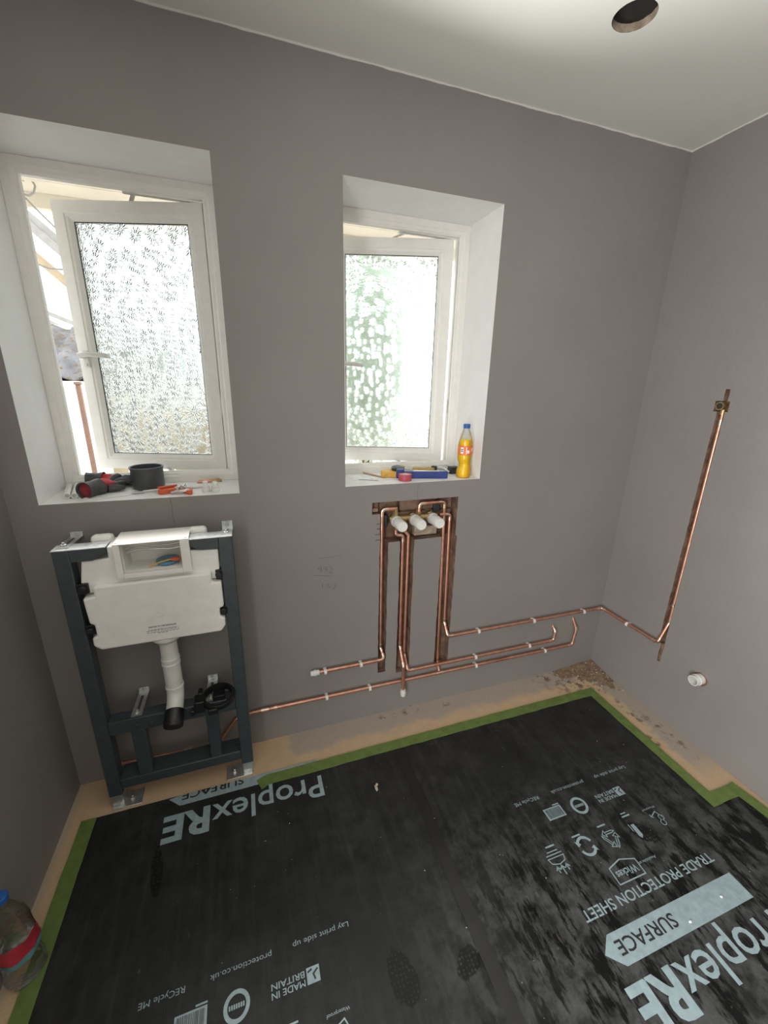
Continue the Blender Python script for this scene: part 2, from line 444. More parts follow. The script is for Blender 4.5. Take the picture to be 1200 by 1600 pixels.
def fillet(pts, r, n=6):
    """round the corners of a polyline; returns points and the arcs (for fittings)"""
    P = [Vector(p) for p in pts]; out = [P[0]]; arcs = []
    for i in range(1, len(P) - 1):
        a = (P[i - 1] - P[i]); b = (P[i + 1] - P[i]); la, lb = a.length, b.length; a.normalize(); b.normalize()
        ang = math.acos(max(-1, min(1, a.dot(b)))); t = r / math.tan(ang / 2); t = min(t, la * 0.45, lb * 0.45)
        p0 = P[i] + a * t; p1 = P[i] + b * t; arc = []
        for k in range(n + 1):
            s = k / n
            arc.append((1 - s) ** 2 * p0 + 2 * s * (1 - s) * P[i] + s * s * p1)
        out += arc; arcs.append((P[i] + a * min(t + 0.012, la * 0.48), arc, P[i] + b * min(t + 0.012, lb * 0.48)))
    out.append(P[-1]); return out, arcs

# ---------------------------------------------------------------- room shell
H, XL, YR = 2.35, -2.421, -2.45
W1 = (-2.343, -1.767, 1.0905, 2.066); W2 = (-1.392, -0.8176, 1.0895, 2.066)
WALL_T = 0.33

def grid_wall(us, vs, cell, pos, edge_j, name, side_mats):
    """wall front built from cells: None = open, else depth; pos(u, v, d) -> world"""
    front = MB(); raw = MB(); rev = {}
    nu, nv = len(us), len(vs)
    J = {}
    for i in range(nu):
        for j in range(nv): J[i, j] = edge_j(us[i], vs[j])
    def P(i, j, d): return pos(us[i] + J[i, j], vs[j], d)
    cl = {(i, j): cell((us[i] + us[i + 1]) / 2, (vs[j] + vs[j + 1]) / 2) for i in range(nu - 1) for j in range(nv - 1)}
    for (i, j), c in cl.items():
        q = [(i, j), (i + 1, j), (i + 1, j + 1), (i, j + 1)]
        if c == 0: front.add([P(a, b, 0) for a, b in q], [(0, 1, 2, 3)])
        elif isinstance(c, float): raw.add([P(a, b, c) for a, b in q], [(0, 1, 2, 3)])
        for (di, dj, e0, e1) in ((1, 0, (i + 1, j), (i + 1, j + 1)), (0, 1, (i, j + 1), (i + 1, j + 1))):
            nb = cl.get((i + di, j + dj))
            if nb is None or nb == c: continue
            if isinstance(c, str) or isinstance(nb, str):
                k = c if isinstance(c, str) else nb
                rev.setdefault(k, MB()).add([P(*e0, 0), P(*e1, 0), P(*e1, WALL_T), P(*e0, WALL_T)], [(0, 1, 2, 3)])
            else:
                raw.add([P(*e0, c), P(*e1, c), P(*e1, nb), P(*e0, nb)], [(0, 1, 2, 3)])
    o = mk(name, front, 'wall', smooth=False); tag(o, kind='structure')
    if raw.f: mk('pipe_chase', raw, 'chase', o, smooth=False)
    for k in sorted(rev): mk('window_reveal', rev[k], 'reveal', o, smooth=False)
    return o

CH_A = (-1.252, -1.216); CH_B = (-1.164, -1.102); CH_C = (-0.975, -0.904)
BOX = (-1.252, -0.912, 0.848, 1.020); NOTCH = (-1.286, -1.252, 0.972, 1.020)
zc = [0.0, 0.205, 0.225] + [0.245 + 0.0201 * k for k in range(30)] + [0.848, 0.87, 0.90, 0.93, 0.95, 0.972, 0.99, 1.005, 1.020, W1[2], W1[3], H]
zc = sorted(set(round(z, 4) for z in zc))
xc = sorted(set([XL - 0.0, W1[0], W1[1], W2[0], W2[1], NOTCH[0], *CH_A, *CH_B, *CH_C, BOX[1], -1.08, -1.03, 0.0]))
def cell_back(x, z):
    if W1[0] < x < W1[1] and W1[2] < z < W1[3]: return 'w1'
    if W2[0] < x < W2[1] and W1[2] < z < W1[3]: return 'w2'
    if BOX[0] < x < BOX[1] and BOX[2] < z < BOX[3]: return 0.060
    if NOTCH[0] < x < NOTCH[1] and NOTCH[2] < z < NOTCH[3]: return 0.030
    if CH_A[0] < x < CH_A[1] and 0.225 < z < BOX[2]: return 0.036
    if CH_B[0] < x < CH_B[1] and 0.205 < z < BOX[2]: return 0.036
    if CH_C[0] < x < CH_C[1] and 0.205 < z < BOX[2]: return 0.036
    return 0
def jit_back(x, z):
    if z > 1.03 or z < 0.2: return 0.0
    for e in (*CH_A, *CH_B, *CH_C, *BOX[:2], NOTCH[0]):
        if abs(x - e) < 1e-6: return random.uniform(-0.0013, 0.0013)
    return 0.0
wall_back = grid_wall(xc, zc, cell_back, lambda u, v, d: (u, d, v), jit_back, 'wall_back', None)
# outer skin of the back wall
mb = MB()
for x0, x1, z0, z1 in ((-6, W1[0], -0.9, 2.6), (W1[0], W1[1], -0.9, W1[2]), (W1[0], W1[1], W1[3], 2.6), (W1[1], W2[0], -0.9, 2.6),
                       (W2[0], W2[1], -0.9, W2[2]), (W2[0], W2[1], W2[3], 2.6), (W2[1], 3.0, -0.9, 2.6)):
    mb.add([(x0, WALL_T, z0), (x1, WALL_T, z0), (x1, WALL_T, z1), (x0, WALL_T, z1)], [(0, 1, 2, 3)])
mk('outer_face', mb, 'white_render', wall_back, smooth=False)
# bricks bared at the back of the valve recess
for (x0, x1, z0, z1, d) in ((-1.248, -1.165, .962, 1.016, .045), (-1.155, -.985, .965, 1.017, .044), (-0.975, -.915, .962, 1.016, .047),
                            (-1.20, -1.03, .900, .956, .050), (-1.02, -.915, .898, .955, .047), (-1.09, -.985, .852, .892, .030), (-1.284, -1.256, .976, .992, .014)):
    mk('brick', MB().box(x0, x1, d, 0.0598 if x0 > -1.25 else 0.03, z0, z1), 'brick' if d != .030 else 'mortar', wall_back, bevel=0.004)
# saw-cut overshoots beside the left chase, pencil notes and a crack
for z in (.930, .909, .886, .862): mk('saw_cut', MB().box(-1.272 + random.uniform(0, .006), -1.251, -0.0004, 0.002, z, z + 0.0022), 'near_black', wall_back)
mk('crack', MB().tube([(-1.985, 0, 1.09), (-1.982, 0, 1.06), (-1.984, 0, 1.03), (-1.981, 0, .99)], 0.0009, 5), 'pencil', wall_back)
mk('crack', MB().tube([(-1.095, 0, 1.085), (-1.097, 0, 1.055), (-1.094, 0, 1.02)], 0.0007, 5), 'pencil', wall_back)

# right wall with one upright chase
CH_R = (0.330, 0.358)
vs = sorted(set([0.0, 0.262] + [round(0.262 + 0.0223 * k, 4) for k in range(1, 54)] + [1.385, 1.424, 1.468, H]))
us = [0.0, 0.316, CH_R[0], 0.342, CH_R[1], 0.369, -YR]
def cell_right(u, v):
    if 0.316 < u < 0.369 and 1.385 < v < 1.424: return 0.034
    if 0.342 < u < CH_R[1] and 1.424 < v < 1.468: return 0.020
    if CH_R[0] < u < CH_R[1] and 0.35 < v <= 1.385: return 0.030
    if 0.342 < u < CH_R[1] and 0.262 < v <= 0.36: return 0.010
    return 0
def jit_right(u, v):
    return random.uniform(-0.0012, 0.0012) if 0.3 < u < 0.38 and 0.2 < v < 1.5 else 0.0
wall_right = grid_wall(us, vs, cell_right, lambda u, v, d: (d, -u, v), jit_right, 'wall_right', None)
mb = MB().box(XL - 0.1, XL, -1.55, 0.0, 0, H); mb.box(XL - 0.1, XL, YR, -2.35, 0, H); mb.box(XL - 0.1, XL, -2.35, -1.55, 2.02, H)
wall_left = tag(mk('wall_left', mb, 'wall', smooth=False), kind='structure')
# door lining of the added unseen doorway and the hall beyond it
mb = MB(); mb.box(XL - .105, XL + .012, -1.58, -1.55, 0, 2.02); mb.box(XL - .105, XL + .012, -2.35, -2.32, 0, 2.02); mb.box(XL - .105, XL + .012, -2.32, -1.58, 1.99, 2.02)
tag(mk('trim_1', mb, 'upvc', smooth=False), kind='structure')
mb = MB(); mb.box(XL - 1.3, XL - 1.2, -3.0, -1.0, 0, H); mb.box(XL - 1.2, XL - .1, -1.1, -1.0, 0, H); mb.box(XL - 1.2, XL - .1, -3.0, -2.9, 0, H); mb.box(XL - 1.2, XL - .1, -2.9, -1.1, H, H + .05); mb.box(XL - 1.2, XL, -2.9, -1.1, -.05, 0)
tag(mk('wall_hall', mb, 'reveal', smooth=False), kind='structure')
wall_front = tag(mk('wall_front', MB().box(XL, 0.0, YR - 0.1, YR, 0, H), 'wall', smooth=False), kind='structure')
floor = tag(mk('floor', MB().box(XL, 0.0, YR, 0.0, -0.04, 0.0), 'floor', smooth=False), kind='structure')

# ceiling with the round cut-out for a downlight
hx, hy, hr = -0.733, -0.380, 0.051
mb = MB(); q = 0.12; n = 48
X = [XL - .1, hx - q, hx + q, .1]; Y = [YR - .1, hy - q, hy + q, .1]
for i in range(3):
    for j in range(3):
        if (i, j) != (1, 1): mb.add([(X[i], Y[j], H), (X[i + 1], Y[j], H), (X[i + 1], Y[j + 1], H), (X[i], Y[j + 1], H)], [(0, 1, 2, 3)])
def sq(a):
    c, s = math.cos(a), math.sin(a); k = q / max(abs(c), abs(s)); return (hx + c * k, hy + s * k, H)
A = [2 * math.pi * k / n for k in range(n)]
mb.add([sq(a) for a in A] + [(hx + hr * math.cos(a), hy + hr * math.sin(a), H) for a in A], [(k, (k + 1) % n, n + (k + 1) % n, n + k) for k in range(n)])
ceiling = tag(mk('ceiling', mb, 'ceiling', smooth=False), kind='structure')
rim = MB(); V = []
for h in (0.0, 0.006, 0.013, 0.018):
    V += [(hx + (hr + random.uniform(-.0012, .0012)) * math.cos(a), hy + (hr + random.uniform(-.0012, .0012)) * math.sin(a), H + h) for a in A]
rim.add(V, [(i * n + k, i * n + (k + 1) % n, (i + 1) * n + (k + 1) % n, (i + 1) * n + k) for i in range(3) for k in range(n)])
mk('cut_edge', rim, 'mortar', ceiling)
mb = MB(); X2 = [XL - .1, .1]; ZT = H + .018
ring = [(hx + hr * math.cos(a), hy + hr * math.sin(a), ZT) for a in A]
mb.add(ring + [(hx + .3 * math.cos(a), hy + .3 * math.sin(a), ZT) for a in A], [(k, (k + 1) % n, n + (k + 1) % n, n + k) for k in range(n)])
mb.box(hx - .35, hx + .35, hy - .35, hy + .35, ZT, ZT + .22)
mk('ceiling_void', mb, 'near_black', ceiling, smooth=False)  # void and joist near black: shade inside the hole put into their colour
mk('joist', MB().box(hx - .25, hx - .03, hy - .3, hy + .3, ZT + .08, ZT + .18), 'near_black', ceiling)
mk('roof_slab', MB().box(XL - .1, .1, YR - .1, .33, ZT + .25, ZT + .3), 'near_black', ceiling)

# ---------------------------------------------------------------- windows
def window(name, W, ang_deg, hinge_x, handle):
    x0, x1, z0, z1 = W
    root = thing(name, ((x0 + x1) / 2, 0.225, z0), kind='structure')
    YF = 0.225
    # frame: stepped profile, mitred corners, one member per side
    prof = [(0.0, 0.0), (0.022, 0.0), (0.025, 0.004), (0.034, 0.007), (0.037, 0.012), (0.040, 0.014), (0.040, 0.030), (0.028, 0.030), (0.028, 0.072), (0.0, 0.072)]
    e = 0.0005
    cs = [(x0 + e, z0 + e, 1, 1), (x1 - e, z0 + e, -1, 1), (x1 - e, z1 - e, -1, -1), (x0 + e, z1 - e, 1, -1)]
    for k in range(4):
        a, b = cs[k], cs[(k + 1) % 4]; m = MB(); npf = len(prof)
        V = [(c[0] + c[2] * u, YF + d, c[1] + c[3] * u) for c in (a, b) for u, d in prof]
        m.add(V, [tuple(range(npf)), tuple(range(npf, 2 * npf))] + [(i, (i + 1) % npf, npf + (i + 1) % npf, npf + i) for i in range(npf)])
        mk('frame_member', m, 'upvc', root, angle=25)
    # sash: built flat in local (u from the hinge side, w outward, v up), then turned about its hinge edge
    sash = bpy.data.objects.new('sash', None); C.objects.link(sash); sash.parent = root
    SW, SH = (x1 - x0) - 0.079, (z1 - z0) - 0.081
    sash.location = Vector((hinge_x, 0.243, z0 + 0.034)) - root.location
    sash.rotation_euler = (0, 0, math.radians(-ang_deg))
    def smk(nm, m, mat, **kw):
        o = mk(nm, m, mat, None, **kw); o.parent = sash; return o      # geometry is given in sash-local coordinates
    sp = [(0.0, 0.0), (0.036, 0.0), (0.039, 0.003), (0.046, 0.004), (0.058, 0.014), (0.058, 0.040), (0.050, 0.052), (0.0, 0.052)]
    cs = [(0, 0, -1, 1), (-SW, 0, 1, 1), (-SW, SH, 1, -1), (0, SH, -1, -1)]
    for k in range(4):
        a, b = cs[k], cs[(k + 1) % 4]; m = MB(); npf = len(sp)
        V = [(c[0] + c[2] * u, d, c[1] + c[3] * u) for c in (a, b) for u, d in sp]
        m.add(V, [tuple(range(npf)), tuple(range(npf, 2 * npf))] + [(i, (i + 1) % npf, npf + (i + 1) % npf, npf + i) for i in range(npf)])
        smk('sash_member', m, 'upvc', angle=25)
    g = 0.056; m = MB()
    m.box(-SW + g, -g, 0.018, 0.022, g, SH - g); smk('pane', m, 'pattern_glass', smooth=False)
    m = MB(); R = lambda t: [(-SW + t, t), (-t, t), (-t, SH - t), (-SW + t, SH - t)]
    m.ringprism(R(0.0565), R(0.0600), lambda u, v, d: (u, d, v), 0.0145, 0.0182); smk('gasket', m, 'gasket', smooth=False)
    m = MB(); m.ringprism(R(-0.003), R(0.004), lambda u, v, d: (u, d, v), 0.050, 0.056); smk('weather_seal', m, 'gasket', smooth=False)
    # handle: rose on the free stile, lever turned towards the hinge side
    hv = handle; hu = -SW + 0.028; m = MB()
    m.box(hu - 0.012, hu + 0.012, -0.010, 0.0, hv - 0.032, hv + 0.026)
    hb = smk('handle_plate', m, 'white_plastic', bevel=0.003)
    m = MB(); m.lathe([(0.011, 0), (0.010, 0.022), (0.009, 0.030)], (hu, -0.008, hv + 0.008), (0, -1, 0), 16)
    m.tube([(hu - .004, -0.034, hv + 0.008), (hu + .03, -0.040, hv + 0.012), (hu + 0.075, -0.042, hv + 0.010), (hu + 0.105, -0.040, hv + 0.006)], [0.0095, 0.0085, 0.0085, 0.0075], 12)
    m.lathe([(0.0055, 0), (0.0055, 0.006)], (hu, -0.010, hv - 0.022), (0, -1, 0), 12)
    smk('handle', m, 'white_plastic')
    # friction stays at head and foot of the hinge side
    for zz in (z0 + 0.036, z1 - 0.044):
        m = MB(); m.bar((hinge_x + .012, 0.262, zz), (hinge_x - 0.23, 0.262, zz), 0.014, 0.003)
        dx, dy = -math.cos(math.radians(ang_deg)), math.sin(math.radians(ang_deg))
        m.bar((hinge_x - 0.20, 0.262, zz + .003), (hinge_x + dx * .24, 0.262 + dy * .24 + .02, zz + .003), 0.013, 0.003)
        mk('friction_stay', m, 'steel', root)
    m = MB().box(x1 - 0.0425, x1 - 0.0405, 0.246, 0.253, z0 + 0.25, z0 + 0.31); mk('hinge_keep', m, 'steel', root)
    return root
window('window_1', W1, 18.5, -1.811, 0.405)
window('window_2', W2, 17.5, -0.880, 0.405)

# ---------------------------------------------------------------- floor protection
Z_SH = 0.003
LX0, SEAM, RX1 = -2.334, -1.226, -0.03
left_poly = [(LX0, -0.160), (-1.765, -0.160), (-1.765, -0.190), (SEAM - .001, -0.190), (SEAM - .001, YR + .25), (LX0, YR + .25)]
right_poly = [(SEAM + .001, -0.190), (-0.185, -0.190), (-0.185, -0.778), (-0.062, -0.778), (-0.045, YR + .25), (SEAM + .001, YR + .25)]
flat = lambda u, v, d: (u, v, d)
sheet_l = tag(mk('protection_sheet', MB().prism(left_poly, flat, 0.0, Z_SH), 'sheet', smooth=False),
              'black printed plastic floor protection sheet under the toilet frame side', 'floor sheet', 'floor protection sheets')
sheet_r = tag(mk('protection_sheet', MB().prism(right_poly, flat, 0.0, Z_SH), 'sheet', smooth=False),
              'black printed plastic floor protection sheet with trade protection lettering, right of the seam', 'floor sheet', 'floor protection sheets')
mb = MB(); ys = [-0.213 - 0.07 * k for k in range(30)]
V = []
for k, yy in enumerate(ys):
    wob = math.sin(k * .7) * .0015
    V += [(-1.247 + wob, yy, Z_SH + .0002), (-1.207 + wob * .6, yy, Z_SH + .0002), (-1.247 + wob, yy, Z_SH + .0012), (-1.207 + wob * .6, yy, Z_SH + .0012)]
Fc = []
for k in range(len(ys) - 1):
    a, b = 4 * k, 4 * k + 4; Fc += [(a, a + 1, b + 1, b), (a + 2, b + 2, b + 3, a + 3), (a, b, b + 2, a + 2), (a + 1, a + 3, b + 3, b + 1)]
Fc += [(0, 2, 3, 1), (4 * len(ys) - 4, 4 * len(ys) - 3, 4 * len(ys) - 1, 4 * len(ys) - 2)]
mb.add(V, Fc); tag(mk('seam_tape', mb, 'joint_tape'), 'long matt black tape strip covering the seam between the two floor sheets', 'tape')

def tape(pts, w, label, z=Z_SH + .0006, ragged=0.0012):
    """strip along a polyline given by its centre line"""
    P = []
    for a, b in zip(pts[:-1], pts[1:]):
        nseg = max(1, int((Vector(b) - Vector(a)).length / 0.04))
        for k in range(nseg): P.append(Vector(a).lerp(Vector(b), k / nseg))
    P.append(Vector(pts[-1])); V = []; n = len(P)
    for i, p in enumerate(P):
        t = (P[min(i + 1, n - 1)] - P[max(i - 1, 0)]).normalized(); nn = Vector((-t.y, t.x))
        for s in (-1, 1):
            q = p + nn * (s * w / 2 + random.uniform(-ragged, ragged))
            V += [(q.x, q.y, z + random.uniform(0, .0006)), (q.x, q.y, z + .0012)]
    Fc = []
    for i in range(n - 1):
        a, b = 4 * i, 4 * i + 4; Fc += [(a + 1, b + 1, b + 3, a + 3), (a, a + 2, b + 2, b), (a, b, b + 1, a + 1), (a + 2, a + 3, b + 3, b + 2)]
    Fc += [(0, 1, 3, 2), (4 * n - 4, 4 * n - 2, 4 * n - 1, 4 * n - 3)]
    return tag(mk('masking_tape', MB().add(V, Fc), 'tape_green'), label, 'tape', 'green tape strips round the floor sheets')
tape([(-1.785, -0.206), (-1.752, -0.193), (-1.2, -.190), (-0.165, -0.190)], 0.045, 'long green tape strip along the back edge of the floor sheets')
tape([(-0.183, -0.168), (-0.185, -0.45), (-0.188, -0.802)], 0.046, 'green tape strip along the right edge running into the back corner', Z_SH + .0016)
tape([(-0.208, -0.778), (-0.040, -0.778)], 0.046, 'short green tape piece stepping sideways towards the right wall', Z_SH + .0026)
tape([(-0.062, -0.755), (-0.045, -0.90), (-0.03, -1.2), (-.03, -2.1)], 0.046, 'green tape strip beyond the step, close to the right wall', Z_SH + .0036)
tape([(-2.348, -0.160), (-2.350, -0.3), (-2.351, -0.66), (-2.352, -1.4), (-2.352, -2.1)], 0.046, 'long green tape strip down the left edge of the floor sheets')

# ---------------------------------------------------------------- printing
def text_mesh(txt, bold=0.0):
    cu = bpy.data.curves.new('lettering', 'FONT'); cu.body = txt; cu.size = 1.0; cu.offset = bold; cu.resolution_u = 3
    o = bpy.data.objects.new('lettering', cu); C.objects.link(o)
    dg = bpy.context.evaluated_depsgraph_get(); me = bpy.data.meshes.new_from_object(o.evaluated_get(dg))
    V = [(v.co.x, v.co.y) for v in me.vertices]; Fc = [tuple(p.vertices) for p in me.polygons]
    bpy.data.objects.remove(o); bpy.data.curves.remove(cu); bpy.data.meshes.remove(me)
    return V, Fc
_Hv, _ = text_mesh('H'); CAP = max(v[1] for v in _Hv)
def text_to(mb, txt, fn, start, length, cap, bold=0.0):
    """fn(u, v): u along the line of writing from its start, v up from the base line"""
    V, Fc = text_mesh(txt, bold); x0 = min(v[0] for v in V); x1 = max(v[0] for v in V)
    mb.add([fn(start + (x - x0) / (x1 - x0) * length, y / CAP * cap) for x, y in V], Fc)
def arc_pts(c, r, a0, a1, n=14): return [(c[0] + r * math.cos(a0 + (a1 - a0) * k / n), c[1] + r * math.sin(a0 + (a1 - a0) * k / n)) for k in range(n + 1)]
def stroke(mb, fn, pts, w):
    """mitred strip along a polyline (closed when its ends meet)"""
    P = [Vector((p[0], p[1])) for p in pts]; closed = len(P) > 3 and (P[0] - P[-1]).length < 1e-6
    if closed: P = P[:-1]
    n = len(P); V = []
    for i in range(n):
        a = (P[i] - P[i - 1]).normalized() if (closed or i > 0) else None
        b = (P[(i + 1) % n] - P[i]).normalized() if (closed or i < n - 1) else None
        d0, d1 = a or b, b or a
        n0, n1 = Vector((-d0.y, d0.x)), Vector((-d1.y, d1.x)); m = (n0 + n1)
        m = m.normalized() if m.length > .1 else n0
        k = min(2.0, 1 / max(.3, m.dot(n0))) * w / 2
        V += [fn(*(P[i] + m * k)), fn(*(P[i] - m * k))]
    mb.add(V, [(2 * i, 2 * i + 1, 2 * ((i + 1) % n) + 1, 2 * ((i + 1) % n)) for i in range(n if closed else n - 1)])
def printing(parent, ox, oy, items, clip=None):
    """the repeating print block, upside down to the room: writing runs towards -x, its top towards -y"""
    ZP = Z_SH + 0.0004
    fn = lambda u, v: (ox - u, oy - v, ZP)
    def emit(name, mb, mat='print_grey', dz=0.0):
        if clip is not None:
            V = [(x, min(y, clip), z + dz) for x, y, z in mb.v]
        else: V = [(x, y, z + dz) for x, y, z in mb.v]
        m = MB(); m.v = V; m.f = mb.f; m.mi = mb.mi
        return mk(name, m, mat, parent, smooth=False)
    def T(name, txt, u, v, L, cap, bold=0.0, mat='print_grey', dz=0.0):
        m = MB(); text_to(m, txt, lambda a, b: fn(a, b + v), u, L, cap, bold); return emit(name, m, mat, dz)
    # all u, v below are distances from the block's origin (its writing start / far edge)
    if 'small' in items:
        T('small_print', 'Lay print side up', 0.0, 0.0, 0.154, 0.0125); T('small_print', 'protection.co.uk', 0.210, 0.0, 0.152, 0.0125)
        T('small_print', 'RECycle ME', 0.420, 0.0, 0.104, 0.0125)
        m = MB(); m.add([fn(.094, .063), fn(.127, .063), fn(.127, .096), fn(.094, .096)], [(0, 1, 2, 3)]); emit('flag_print', m)
        m = MB(); stroke(m, fn, [(.098, .070), (.110, .078), (.106, .090)], .004); stroke(m, fn, [(.113, .068), (.124, .072)], .004); emit('flag_mark', m, 'print_black', .0003)
        T('made_in_print', 'BRITAIN', .132, .066, .083, .0125, .01); T('made_in_print', 'MADE IN', .132, .083, .083, .0125, .01)
        m = MB(); c = (.297, .078); N = 32
        V = [(c[0] + r * math.cos(2 * math.pi * k / N), c[1] + r * math.sin(2 * math.pi * k / N)) for r in (.031, .022) for k in range(N)]
        m.add([fn(*p) for p in V], [(k, (k + 1) % N, N + (k + 1) % N, N + k) for k in range(N)])
        emit('badge_print', m)
        m = MB(); [stroke(m, fn, [(u_, .078), (u_ + .0036, .078)], .009) for u_ in (.279, .2845, .290, .2955, .301, .3065, .312)]; emit('badge_band', m)['kind'] = 'stuff'
        m = MB(); m.add([fn(.365, .052), fn(.438, .052), fn(.438, .092), fn(.365, .092)], [(0, 1, 2, 3)])
        m.add([fn(.365, .045), fn(.392, .045), fn(.392, .049), fn(.365, .049)], [(0, 1, 2, 3)]); emit('barcode_print', m)
        m = MB(); u = .371
        while u < .432:
            w = random.choice((.0010, .0016, .0022)); m.add([fn(u, .056), fn(u + w, .056), fn(u + w, .088), fn(u, .088)], [(0, 1, 2, 3)]); u += w + random.choice((.0012, .002))
        emit('barcode_bars', m, 'print_black', .0003)['kind'] = 'stuff'
    if 'icons' in items:
        T('small_print', 'Waterproof', .035, .162, .058, .007)
        # drop with arrow
        m = MB(); c = (.060, .215)
        stroke(m, fn, arc_pts((c[0] - .004, c[1] + .004), .009, 0, 2 * math.pi), .0025); stroke(m, fn, arc_pts((c[0] - .012, c[1] - .012), .009, 0, 2 * math.pi), .0025)
        stroke(m, fn, [(.040, .205), (.052, .180), (.082, .192)], .0030); stroke(m, fn, [(.074, .196), (.082, .192), (.080, .183)], .0030); emit('icon_print', m)
        # knife
        m = MB(); m.add([fn(.164, .190), fn(.178, .190), fn(.180, .228), fn(.174, .236), fn(.164, .228)], [(0, 1, 2, 3, 4)])
        stroke(m, fn, [(.185, .186), (.185, .210)], .003); emit('icon_print', m)
        for u0 in (.150, .262, .372, .480): m = MB(); stroke(m, fn, [(u0, .160), (u0 + .034, .160)], .005); emit('caption_print', m)
        m = MB(); stroke(m, fn, [(.158, .150), (.180, .150)], .004); emit('caption_print', m)
        # recycling triangle of three bent arrows
        m = MB(); c = Vector((.277, .203)); r = .034
        tri = [c + Vector((math.cos(a), math.sin(a))) * r for a in (math.pi / 2, math.pi * 7 / 6, math.pi * 11 / 6)]
        for k in range(3):
            a, b = tri[k], tri[(k + 1) % 3]; p = a.lerp(b, .18); q_ = a.lerp(b, .66); d = (b - a).normalized(); nn = Vector((-d.y, d.x))
            stroke(m, fn, [p + nn * .003, q_ + nn * .003], .0028); stroke(m, fn, [p - nn * .004, q_ - nn * .004], .0028); stroke(m, fn, [p + nn * .003, a.lerp(b, .05), p - nn * .004], .0028)
            tip = a.lerp(b, .88); stroke(m, fn, [q_ + nn * .010, tip, q_ - nn * .011, q_ + nn * .010], .0028)
        emit('icon_print', m)
        # two curved arrows in a circle
        m = MB(); c = (.378, .197)
        for a0 in (.35, .35 + math.pi):
            stroke(m, fn, arc_pts(c, .027, a0, a0 + 2.15), .0085)
            a1 = a0 + 2.15; tip = (c[0] + .027 * math.cos(a1 + .5), c[1] + .027 * math.sin(a1 + .5))
            m.add([fn(c[0] + .016 * math.cos(a1), c[1] + .016 * math.sin(a1)), fn(c[0] + .039 * math.cos(a1), c[1] + .039 * math.sin(a1)), fn(*tip)], [(0, 1, 2)])
        emit('icon_print', m)
        # layered sheet with three arrows
        m = MB(); stroke(m, fn, [(.470, .193), (.476, .208), (.500, .214), (.524, .208), (.530, .193), (.470, .193)], .0025); stroke(m, fn, [(.470, .184), (.530, .184)], .003); stroke(m, fn, [(.480, .175), (.520, .175)], .003)
        for u, l in ((.482, .018), (.500, .026), (.516, .018)):
            stroke(m, fn, [(u, .218), (u, .218 + l)], .0032); stroke(m, fn, [(u - .008, .228), (u, .218), (u + .008, .228)], .0032)
        emit('icon_print', m)
        # shop logo in a house-shaped outline, with the line before it
        m = MB(); stroke(m, fn, [(.257, .276), (.308, .262), (.361, .274), (.364, .319), (.260, .319), (.257, .276)], .0034); emit('logo_outline', m)
        T('logo_print', 'Wickes', .270, .287, .082, .020, .012); T('small_print', 'Available at', .184, .288, .072, .008)
        T('headline_print', 'TRADE PROTECTION SHEET', .010, .336, .524, .026, .012)
    if 'bar' in items:
        m = MB(); P = [(.004, .400), (.503, .400), (.542, .433), (.502, .469), (.004, .469)]
        m.add([fn(*p) for p in P], [tuple(range(5))]); emit('arrow_bar', m)
        T('bar_print', 'SURFACE', .284, .418, .214, .031, .012, 'print_black', .0003)
        m = MB(); text_to(m, 'Proplex', lambda a, b: fn(a, b + .503), .0, .392, .083, .010); emit('brand_print', m)
        m = MB(); text_to(m, 'RE', lambda a, b: fn(a, b + .503), .398, .150, .087, .034); emit('brand_print', m)
printing(sheet_r, -0.383, -0.565, ('small', 'icons', 'bar'))
printing(sheet_l, -1.566, -0.711, ('small', 'icons', 'bar'))
printing(sheet_l, -1.556, 0.267, ('bar',), clip=-0.1605)

# pencil notes on the back wall
m = MB(); fnw = lambda u, v: (u, -0.0004, v)
text_to(m, '492', lambda a, b: fnw(a, b + .758 - (a + 1.506) * .25), -1.506, .060, .026, -.018); stroke(m, fnw, [(-1.527, .744), (-1.446, .731)], .0018)
text_to(m, '152', lambda a, b: fnw(a, b + .684 - (a + 1.49) * .2), -1.490, .058, .020, -.018)
stroke(m, fnw, [(-1.50, .812), (-1.41, .815)], .0016)
mk('pencil_note', m, 'pencil', wall_back, smooth=False)

# ---------------------------------------------------------------- toilet frame with cistern
FY = -0.140
fr = thing('toilet_frame', (-2.04, -0.10, 0.0), 'dark grey steel toilet frame holding a white concealed cistern below the left window', 'toilet frame')
yz = lambda d0, d1: (d0, d1)
for x0, x1 in ((-2.285, -2.243), (-1.842, -1.800)):
    mk('post', MB().box(x0, x1, FY, -0.092, 0.052, 0.986), 'frame_paint', fr, bevel=0.003)
    mk('foot', MB().box(x0 + .002, x1 - .002, FY + .003, -0.095, 0.006, 0.060), 'galvanised', fr, bevel=0.002)
for x0, x1 in ((-2.255, -2.188), (-1.902, -1.842)):
    pl = mk('foot_plate', MB().box(x0 - (0.025 if x0 < -2 else 0), x1 + (0.035 if x0 > -2 else 0), -0.150, -0.088, 0.0, 0.006), 'galvanised', fr, bevel=0.001)
    mk('bolt', MB().lathe([(.009, 0), (.009, .007), (.005, .008), (.005, .014)], ((x0 + x1) / 2, -.118, .006), (0, 0, 1), 6), 'steel', pl)
for P in ([(-2.2425, .949), (-2.188, .949), (-2.151, .969), (-2.151, .986), (-2.2425, .986)], [(-1.8425, .950), (-1.898, .951), (-1.932, .968), (-1.932, .986), (-1.8425, .986)]):
    mk('top_rail', MB().prism(P, lambda u, v, d: (u, d, v), FY, -0.100), 'frame_paint', fr, smooth=False)
for x0, x1 in ((-2.286, -2.150), (-1.933, -1.799)):
    mk('bright_top_plate', MB().box(x0, x1, FY - .001, -0.088, 0.9862, 0.9885), 'galvanised', fr)  # bright plates added for the sky reflection on the painted rail tops
